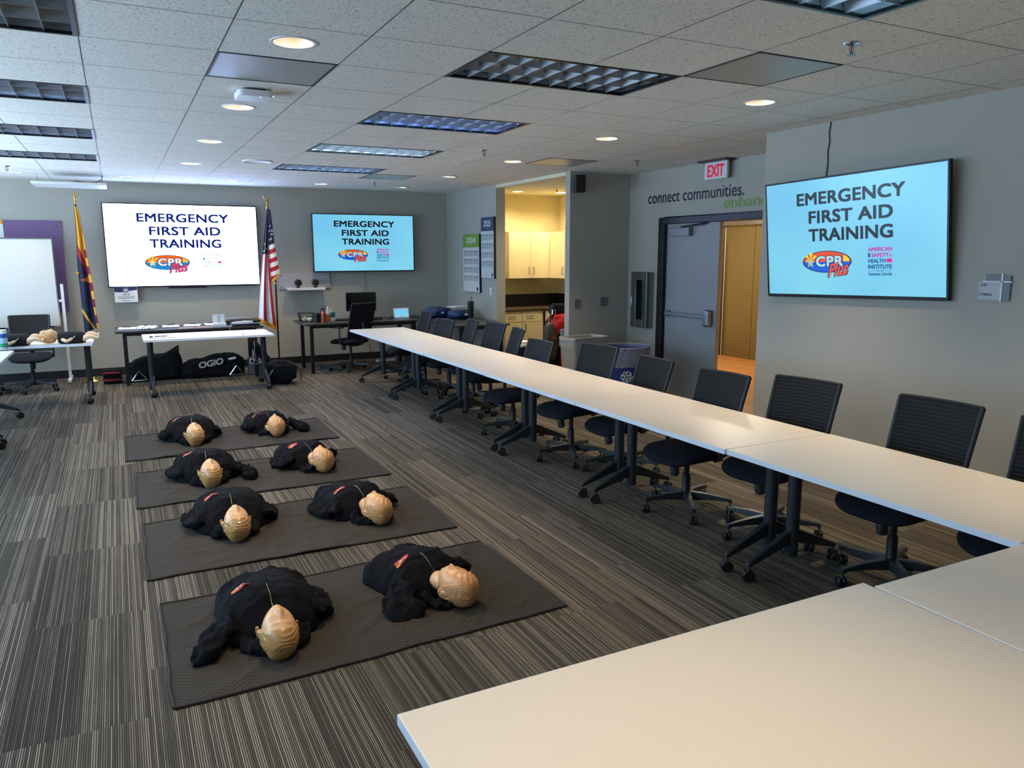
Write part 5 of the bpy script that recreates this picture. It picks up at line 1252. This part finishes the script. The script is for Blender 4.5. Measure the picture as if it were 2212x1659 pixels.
def ob(t):
    b = B(); b.lathe([(.032, .11), (.030, .16), (.014, .19), (.013, .205)], pbr('clear_bottle', (236, 232, 222), .08, alpha=.5), n=20, close=False); b.build('clear_neck', t); b = B(); b.lathe([(0, .205), (.015, .205), (.015, .222), (0, .222)], M_WHITE, n=16); b.build('cap', t)
bottle('juice_bottle', [(0, 0), (.03, 0), (.032, .01), (.032, .11), (0, .11)], pbr('orange_juice', (206, 132, 40), .25), (2.775, 11.50, HD), 'clear plastic bottle of orange drink on the black desk', 'bottle', ob)
t = thing('tissue_box', 'small teal and white box behind the bottles on the black desk', 'box', (2.86, 11.60, HD)); b = B(); b.box((-.04, -.03, .055), (.04, .03, .13), pbr('teal_card', (36, 118, 128), .6)); b.box((-.04, -.03, 0), (.04, .03, .055), M_PAPER); b.build('carton', t, smooth=0); b = B(); b.tube([(-.015, .0, .13), (-.012, 0, .185)], .008, M_WHITE, 8); b.build('white_nozzle', t)
t = thing('keyboard', 'black keyboard on the black desk before the monitor', 'keyboard', (3.09, 11.64, HD), .12); b = B(); rbox(b, (-.21, -.065, 0), (.21, .065, .016), M_BLACK, .01); b.build('case', t, bevel=.003)
b = B()
for r in range(5):
    for c in range(14): b.box((-.198+c*.0285, -.055+r*.0225, .016), (-.198+c*.0285+.024, -.055+r*.0225+.019, .021), M_DGREY)
o = b.build('key_block', t, smooth=0); o['kind'] = 'stuff'
t = thing('computer_monitor', 'black computer monitor switched off on the black desk', 'monitor', (3.40, 11.90, HD), -.02)
b = B(); b.box((-.24, -.015, .115), (.24, .02, .405), M_BEZEL); b.build('housing', t, smooth=0, bevel=.005); b = B(); b.box((-.232, -.0165, .125), (.232, -.0152, .397), pbr('dark_panel', (9, 10, 14), .15)); b.build('screen', t, smooth=0)
b = B(); b.box((-.035, .02, .0), (.035, .04, .26), M_ALU); b.build('stand_neck', t, smooth=0); b = B(); rbox(b, (-.11, -.09, 0), (.11, .10, .01), M_ALU, .03); b.build('stand_foot', t, smooth=0)
t = thing('docking_station', 'flat black docking box on the black desk right of the task chair', 'box', (3.50, 11.50, HD)); b = B(); rbox(b, (-.09, -.06, .003), (.09, .06, .038), M_BLACK, .01); b.build('case', t, bevel=.003); b = B(); b.box((-.07, -.062, .012), (-.02, -.06, .026), M_DGREY); b.box((.02, -.062, .012), (.05, -.06, .026), M_STEEL); b.build('ports', t, smooth=0)
t = thing('puck_speaker', 'small black dome beside the white tablet on the black desk', 'speaker', (3.755, 11.55, HD)); b = B(); b.lathe([(0, 0), (.042, 0), (.045, .012), (.04, .035), (.022, .052), (0, .056)], M_DGREY, n=24); b.build('dome', t); b = B(); b.lathe([(.0455, .006), (.0465, .01), (.0455, .014)], M_BLACK, n=24, close=False); b.build('base_ring', t)
t = thing('tablet_controller', 'white framed tablet with pale blue screen propped at the right of the black desk', 'tablet', (3.95, 11.56, HD), 0)
Mt = T(0, 0, .004, rx=-.22)
b = B(); rbox(b, (-.125, -.075, -.006), (.125, .085, .006), M_WHITE, .014, M=Mt @ T(0, 0, .075, rx=PI/2)); b.build('case', t, bevel=.002)
b = B(); b.add([(-.108, -.0068, .018), (.108, -.0068, .018), (.108, -.0068, .142), (-.108, -.0068, .142)], [(0, 1, 2, 3)], S_CY, Mt); s_ = b.build('screen', t, smooth=0)
b = B()
for x in (-.02, -.005, .02): b.add([(x-.004, -.0075, .028), (x+.004, -.0075, .028), (x+.004, -.0075, .036), (x-.004, -.0075, .036)], [(0, 1, 2, 3)], M_DGREY, Mt)
b.build('screen_icons', s_, smooth=0); b = B(); b.tube([(.125, .02, .05), (.18, .04, .02), (.26, .06, .006), (.36, .09, .005)], .004, M_CABLE, 6); b.build('power_cord', t)
def cable(pts, label, r=.005, mat=None):
    P = [Vector(p) for p in pts]; out = []
    for i in range(len(P)-1):
        p0, p1, p2, p3 = P[max(i-1, 0)], P[i], P[i+1], P[min(i+2, len(P)-1)]
        for k in range(6):
            q = k/6; out.append(.5*((2*p1)+(-p0+p2)*q+(2*p0-5*p1+4*p2-p3)*q*q+(-p0+3*p1-3*p2+p3)*q**3))
    out.append(P[-1]); b = B(); b.tube(out, r, mat or M_CABLE, 6); o = b.build('floor_cable'); tag(o, label, 'cable')
cable([(2.28, 12.05, .006), (2.45, 11.75, .006), (2.62, 11.6, .006), (2.72, 11.75, .006), (2.70, 12.1, .006)], 'black cable looped on the carpet before the left leg of the black desk')
cable([(2.72, 12.05, .006), (2.80, 11.65, .006), (2.90, 11.42, .006), (3.0, 11.6, .006), (3.06, 11.95, .006), (3.1, 12.2, .006)], 'black cable snaking under the black desk beside the task chair')
cable([(3.05, 12.15, .006), (3.12, 11.75, .006), (3.35, 11.72, .006), (3.55, 11.9, .006), (3.6, 12.2, .3)], 'black cable curling behind the task chair base')
for k in range(4): cable([(3.62+.05*k, 11.9, .70), (3.64+.04*k, 11.95-.02*k, .45), (3.72+.05*k, 11.9, .22+.05*k), (3.9, 11.95, .2+.06*k), (4.0+.03*k, 12.0, .5), (4.02, 11.9, .70)], ['black cable hanging lowest under the right of the black desk', 'second black cable hanging under the right of the black desk', 'third black cable hanging under the right of the black desk', 'highest black cable hanging under the right of the black desk'][k], .004)
t = thing('power_strip', 'white power strip on the carpet under the black desk', 'power strip', (3.83, 12.05, 0), .05); b = B(); rbox(b, (-.17, -.03, 0), (.17, .03, .035), M_WHITE, .01); b.build('case', t, bevel=.003); b = B()
for x in (-.12, -.07, -.02, .03): b.box((x-.012, -.012, .035), (x+.012, .012, .0365), M_DGREY)
b.build('sockets', t, smooth=0)
# side table
HS = .735
for c, s, sd, l in (((4.48, 11.42), (.17, .15, .085), 3, 'round topped navy blue bag at the left of the dark side table'), ((4.74, 11.08), (.20, .16, .07), 5, 'flat navy blue bag in front of the tumbler on the dark side table'), ((4.66, 11.66), (.18, .13, .07), 8, 'flat navy blue bag at the back of the dark side table')):
    t = thing('lunch_bag', l, 'bag', (c[0], c[1], HS), .3, 'navy bags on the side table'); b = B(); lump(b, (0, 0, s[2]*.95), s, pbr('navy_nylon', (20, 48, 98), .6, bump=.2, bscale=300), sd, .14, 36, 22, .7, .002); b.build('bag_body', t, smooth=180)
    b = B(); b.tube([(-.08, -s[1]*.7, s[2]*1.2), (-.03, -s[1]*.5, s[2]*2.0), (.05, -s[1]*.5, s[2]*2.0), (.09, -s[1]*.7, s[2]*1.2)], .008, pbr('navy_strap', (16, 30, 60), .7), 8, flat=.5); b.build('handle_strap', t); b = B(); b.box((-.01, -s[1]*1.02, s[2]*.9), (.05, -s[1]*.98, s[2]*1.2), M_PAPER, T(rz=-.2)); b.build('white_tag', t, smooth=0)
b = B(); b.box((-.16, -.10, 0), (.16, .10, .012), M_PAPER, T(rz=.4)); o = b.build('paper_stack', smooth=0, loc=(4.80, 11.32, HS+.165)); tag(o, 'white papers lying on top of the navy bags on the side table', 'papers')
def straw(t):
    cap(.27, .285, .05, M_BLACK)(t); b = B(); b.tube([(.008, 0, .28), (.013, 0, .36)], .005, M_BLACK, 8); b.build('straw', t)
bottle('straw_tumbler', [(0, 0), (.032, 0), (.034, .10), (.047, .13), (.048, .27), (0, .27)], M_BLACK, (4.80, 10.80, HS), 'tall black tumbler with a straw on the dark side table', 'tumbler', straw)

# ================================================================== KITCHEN
def cabinet(name, label, lo, hi, doors, group, front='y'):
    """doors: (a0,a1,z0,z1,handle(a,z,horizontal),kind)"""
    t = thing(name, label, 'cabinet', ((lo[0]+hi[0])/2, (lo[1]+hi[1])/2, lo[2]), 0, group); ox, oy, oz = t.location
    b = B(); b.box((lo[0]-ox, lo[1]-oy, 0), (hi[0]-ox, hi[1]-oy, hi[2]-lo[2]), M_CAB); b.build('carcass', t, smooth=0)
    for a0, a1, z0, z1, (ha, hz, hor), kd in doors:
        b = B(); g = .0025
        if front == 'y': b.box((a0+g-ox, lo[1]-.019-oy, z0+g-oz), (a1-g-ox, lo[1]-.001-oy, z1-g-oz), M_CAB)
        else: b.box((lo[0]-.019-ox, a0+g-oy, z0+g-oz), (lo[0]-.001-ox, a1-g-oy, z1-g-oz), M_CAB)
        d = b.build(kd, t, smooth=0, bevel=.002); b = B(); L = .06
        def P(a, e, z): return (a-ox, lo[1]-.019-e-oy, z-oz) if front == 'y' else (lo[0]-.019-e-ox, a-oy, z-oz)
        if hor: b.tube([P(ha-L, 0, hz), P(ha-L, .028, hz), P(ha+L, .028, hz), P(ha+L, 0, hz)], .006, M_STEEL, 8)
        else: b.tube([P(ha, 0, hz-L), P(ha, .028, hz-L), P(ha, .028, hz+L), P(ha, 0, hz+L)], .006, M_STEEL, 8)
        b.build('handle', d)
U0, U1 = 1.335, 2.085
cabinet('wall_cabinet', 'cream double-door wall cabinet in the kitchen, left of the corner', (5.66, 11.22, U0), (6.44, 11.55, U1), [(5.66, 6.065, U0, U1, (6.02, 1.46, False), 'cabinet_door'), (6.065, 6.44, U0, U1, (6.11, 1.46, False), 'cabinet_door')], 'cream wall cabinets')
cabinet('wall_cabinet', 'cream wall cabinet on the right-hand kitchen wall, past the corner', (6.44, 10.2, U0), (6.78, 11.2, U1), [(10.2, 10.72, U0, U1, (10.24, 1.46, False), 'cabinet_door'), (10.72, 11.2, U0, U1, (10.76, 1.46, False), 'cabinet_door')], 'cream wall cabinets', 'x')
cabinet('base_cabinet', 'cream base cabinet at left under the dark kitchen counter', (5.29, 10.88, .08), (5.727, 11.52, .825), [(5.29, 5.727, .655, .82, (5.545, .745, True), 'drawer'), (5.29, 5.727, .09, .65, (5.34, .56, False), 'cabinet_door')], 'cream base cabinets')
cabinet('base_cabinet', 'cream base cabinet second from left under the dark counter, behind the red bag', (5.729, 10.88, .08), (6.12, 11.52, .825), [(5.729, 6.085, .655, .82, (5.87, .75, True), 'drawer'), (5.729, 6.085, .09, .65, (5.78, .56, False), 'cabinet_door')], 'cream base cabinets')
cabinet('base_cabinet', 'cream base cabinet along the right kitchen wall behind the red bag', (6.16, 9.6, .08), (6.74, 10.86, .825), [(9.6, 10.2, .655, .82, (9.9, .745, True), 'drawer'), (10.2, 10.86, .655, .82, (10.55, .745, True), 'drawer'), (9.6, 10.2, .09, .65, (9.65, .56, False), 'cabinet_door'), (10.2, 10.86, .09, .65, (10.25, .56, False), 'cabinet_door')], 'cream base cabinets', 'x')
t = thing('kitchen_counter', 'dark brown L-shaped kitchen counter with black backsplash', 'counter', (5.9, 11.2, .826)); M_CTR = pbr('dark_counter', (70, 60, 48), .3)
b = B(); b.box((-.61, -.37, 0), (.88, .34, .04), M_CTR); b.box((.235, -1.65, 0), (.88, -.37, .04), M_CTR); b.build('worktop', t, smooth=0, bevel=.006)
b = B(); b.box((-.61, .335, .04), (.88, .349, .235), M_SHADOWGAP); b.box((.866, -1.65, .04), (.879, .335, .235), M_SHADOWGAP); b.build('backsplash', t, smooth=0)
b = B(); b.box((5.29, 10.96, 0), (6.12, 11.5, .078), M_SHADOWGAP); b.box((6.24, 9.62, 0), (6.74, 10.84, .078), M_SHADOWGAP); struct(b.build('trim_2', smooth=0))
KD = [(5.72, 11.0, 'kitchen downlight at the left, partly cut by the pillar'), (6.45, 10.9, 'kitchen downlight at the right of the sprinkler')]
for x, y, l in KD:
    b = thing('downlight', l, 'downlight', (x, y, 2.70), 0, 'kitchen downlights'); q = B(); q.lathe([(0, -.004), (.075, -.004), (.085, -.001)], emis('kitchen_glow', (255, 224, 150), 9), n=30, close=False); q.build('lamp', b); q = B(); q.lathe([(.08, -.001), (.085, -.005), (.105, -.004), (.107, 0)], M_WHITE, n=30, close=False); q.build('trim_ring', b)
    spot((x, y, 2.68), P_KIT, (1, .84, .56), 2.6, r=.07)
spot((5.9, 9.6, 2.68), P_KIT*.9, (1, .84, .56), 2.7, r=.07)
# red rolling bag with dark side panel, upright
t = thing('rolling_gear_bag', 'tall red and black rolling bag with orange lettering in the kitchen opening', 'bag', (5.68, 9.8, 0), .12)
def rb(c, s, mat, sd, amp, nm, par, e=.55): b = B(); lump(b, c, s, mat, sd, amp, 36, 26, e, .003); return b.build(nm, par, smooth=180)
bd = rb((.06, .02, .40), (.17, .14, .40), M_BFAB, 3, .05, 'bag_body', t)
rb((.11, -.05, .72), (.20, .15, .15), M_RED, 5, .16, 'red_top_pocket', t, .7); rb((.115, -.10, .30), (.07, .06, .26), M_RED, 7, .10, 'red_front_pocket', t); 
pn = rb((-.10, -.07, .46), (.105, .07, .28), pbr('graphite_panel', (74, 70, 60), .5), 8, .06, 'graphite_panel', t, .6)
b = B(); put_text(b, 'OGIO', (-.145, .50, -.055, .54), pbr('orange_print', (226, 92, 60), .6), lambda u, v: (u, -.152, v), bold=.03); b.build('orange_lettering', pn, smooth=0)
b = B(); b.box((-.05, -.12, .545), (.27, .10, .575), M_BLACK); b.box((-.05, -.12, .10), (.24, .10, .13), M_BLACK); b.build('black_strap', t, smooth=0, bevel=.01)
rb((.08, .0, .93), (.12, .08, .075), M_BFAB, 9, .2, 'head_cover', t)
b = B(); b.tube([(-.06, -.04, .70), (-.055, -.05, .90), (-.04, -.05, .98), (-.02, -.05, 1.01)], [.03, .032, .034, .025], M_BLACK, 14); hd = b.build('pull_handle', t); b = B()
for x in (-.078, -.03): b.tube([(x, -.085, .86), (x+.008, -.087, .93)], .008, M_CHROME, 8); b.tube([(x, -.075, .74), (x, -.077, .79)], .007, M_CHROME, 8)
b.build('chrome_trim', hd)
# dark blue tote with white papers between chairs
t = thing('storage_tote', 'dark blue tote topped with white papers, seen between two chair backs', 'tote', (5.06, 9.62, 0), .2)
b = B(); b.add([(-.15, -.11, 0), (.15, -.11, 0), (.15, .11, 0), (-.15, .11, 0), (-.17, -.13, .44), (.17, -.13, .44), (.17, .13, .44), (-.17, .13, .44)], [(0, 3, 2, 1), (0, 1, 5, 4), (1, 2, 6, 5), (2, 3, 7, 6), (3, 0, 4, 7), (4, 5, 6, 7)], pbr('tote_navy', (24, 28, 52), .5)); b.build('tote_body', t, smooth=0, bevel=.01)
b = B(); b.box((-.14, -.12, .442), (.13, .09, .47), M_PAPER, T(rz=.15)); b.box((-.13, -.10, .47), (.12, .10, .505), M_PAPER, T(rz=-.1)); b.build('papers', t, smooth=0)
# bins
def bag_liner(b, ring, z0, z1, seed, mat, inner=.96, drop=.12):
    n = len(ring)
    def f(u, v):
        x, y = ring[int(u*n) % n]; a = u*2*PI
        w_ = 1+.022*noise.noise(Vector((math.cos(a)*3, math.sin(a)*3, v*4+seed)))+.022*noise.noise(Vector((math.cos(a)*9, math.sin(a)*9, v*2.5)))+.012*math.sin(a*31+seed*v*2)
        if v < .3: k = inner; z = z1-.10*(1-v/.3)
        elif v < .4: k = inner+(1.055-inner)*(v-.3)/.1; z = z1+.004
        else: k = 1.05*w_; z = z1-(z1-z0)*(v-.4)/.6*(1+.25*noise.noise(Vector((math.cos(a)*1.5, math.sin(a)*1.5, seed))))
        return (x*k, y*k, z)
    return b.grid(f, n, 24, mat, wrap=True)
M_LINER = pbr('clear_liner', (232, 234, 236), .16, spec=.9, alpha=.22, bump=1.0, bscale=20)
def rrect(w, d, r, n=6):
    p = []
    for cx, cy, a0 in ((w-r, d-r, 0), (-w+r, d-r, 90), (-w+r, -d+r, 180), (w-r, -d+r, 270)):
        for k in range(n+1): a = math.radians(a0+90*k/n); p.append((cx+r*math.cos(a), cy+r*math.sin(a)))
    return p
def open_bin(b, top, bot, h, mat, th=.006, lip=.012):
    n = len(top); sc = lambda P, k: [(x*k, y*k) for x, y in P]
    rings = [([(0, 0)]*n, .004), (bot, .0), (top, h-.03), (sc(top, 1.0+lip*3), h-.03), (sc(top, 1.0+lip*3), h), (sc(top, .97), h), (sc(bot, .95), .02), ([(0, 0)]*n, .02)]
    vs = [(x, y, z) for r, z in rings for x, y in r]
    fs = [(i*n+k, i*n+(k+1) % n, (i+1)*n+(k+1) % n, (i+1)*n+k) for i in range(len(rings)-1) for k in range(n)]
    return b.add(vs, fs, mat)
t = thing('waste_bin', 'slim grey rectangular waste bin with clear liner at the pillar', 'bin', (5.12, 8.07, 0), .15)
b = B(); tp = rrect(.275, .155, .04); bt = rrect(.23, .12, .04); open_bin(b, tp, bt, .715, pbr('bin_grey', (168, 166, 156), .5)); b.build('bin_body', t, smooth=30)
b = B(); bag_liner(b, tp, .60, .72, 3, M_LINER); b.build('bin_liner', t, smooth=180)
t = thing('recycling_barrel', 'round blue recycling barrel with clear liner and white recycling arrows', 'bin', (5.26, 7.36, 0), 0)
ci = ellipse(0, 0, .268, .268, 96); cb = ellipse(0, 0, .222, .222, 96)
b = B(); open_bin(b, ci, cb, .665, M_BLUEBIN); bd = b.build('barrel_body', t, smooth=30)
b = B(); bag_liner(b, ci, .44, .67, 5, M_LINER); b.build('bin_liner', t, smooth=180)
b = B(); va = math.atan2(-7.36, -5.26)+.05
def RP(u, v):
    a = va+u/.245; r = .222+.0724*v+.004; return (r*math.cos(a), r*math.sin(a), v)
def band(pts, w_=.0075):
    for k in range(len(pts)):
        (x0, y0), (x1, y1) = pts[k], pts[(k+1) % len(pts)]; L = math.hypot(x1-x0, y1-y0); nx, ny = -(y1-y0)/L*w_/2, (x1-x0)/L*w_/2; ex, ey = (x1-x0)/L*w_/2, (y1-y0)/L*w_/2
        b.add([RP(x0+nx-ex, y0+ny-ey), RP(x0-nx-ex, y0-ny-ey), RP(x1-nx+ex, y1-ny+ey), RP(x1+nx+ex, y1+ny+ey)], [(0, 1, 2, 3)], M_PAPER)
cu_, cv_ = .0, .335
for k in range(3):
    a = 2*PI*k/3
    def rr(x, y, a=a): return (cu_+1.0*(x*math.cos(a)-y*math.sin(a)), cv_+x*math.sin(a)+y*math.cos(a))
    band([rr(*p) for p in ((-.030, .060), (-.052, .022), (-.030, .010), (-.006, .052))])
    band([rr(*p) for p in ((.002, .062), (.022, .062), (.034, .042), (.046, .048), (.034, .014), (-.004, .014), (.010, .028), (-.002, .048))])
b.build('recycling_arrows', bd, smooth=0)
t = thing('blue_bin', 'blue recycling bin with liner just visible behind the pillar edge', 'bin', (5.55, 8.86, 0), PI/2)
b = B(); tp = rrect(.26, .15, .04); bt = rrect(.22, .12, .04); open_bin(b, tp, bt, .70, M_BLUEBIN); b.build('bin_body', t, smooth=30); b = B(); bag_liner(b, tp, .60, .705, 8, M_LINER); b.build('bin_liner', t, smooth=180)
# hall light
for x, y in ((7.6, 8.2), (8.3, 9.4)):
    o = area('hall_lamp', (x, y, 2.58), (0, 0, 0), .6, .6, P_HALL, (1, .88, .68))
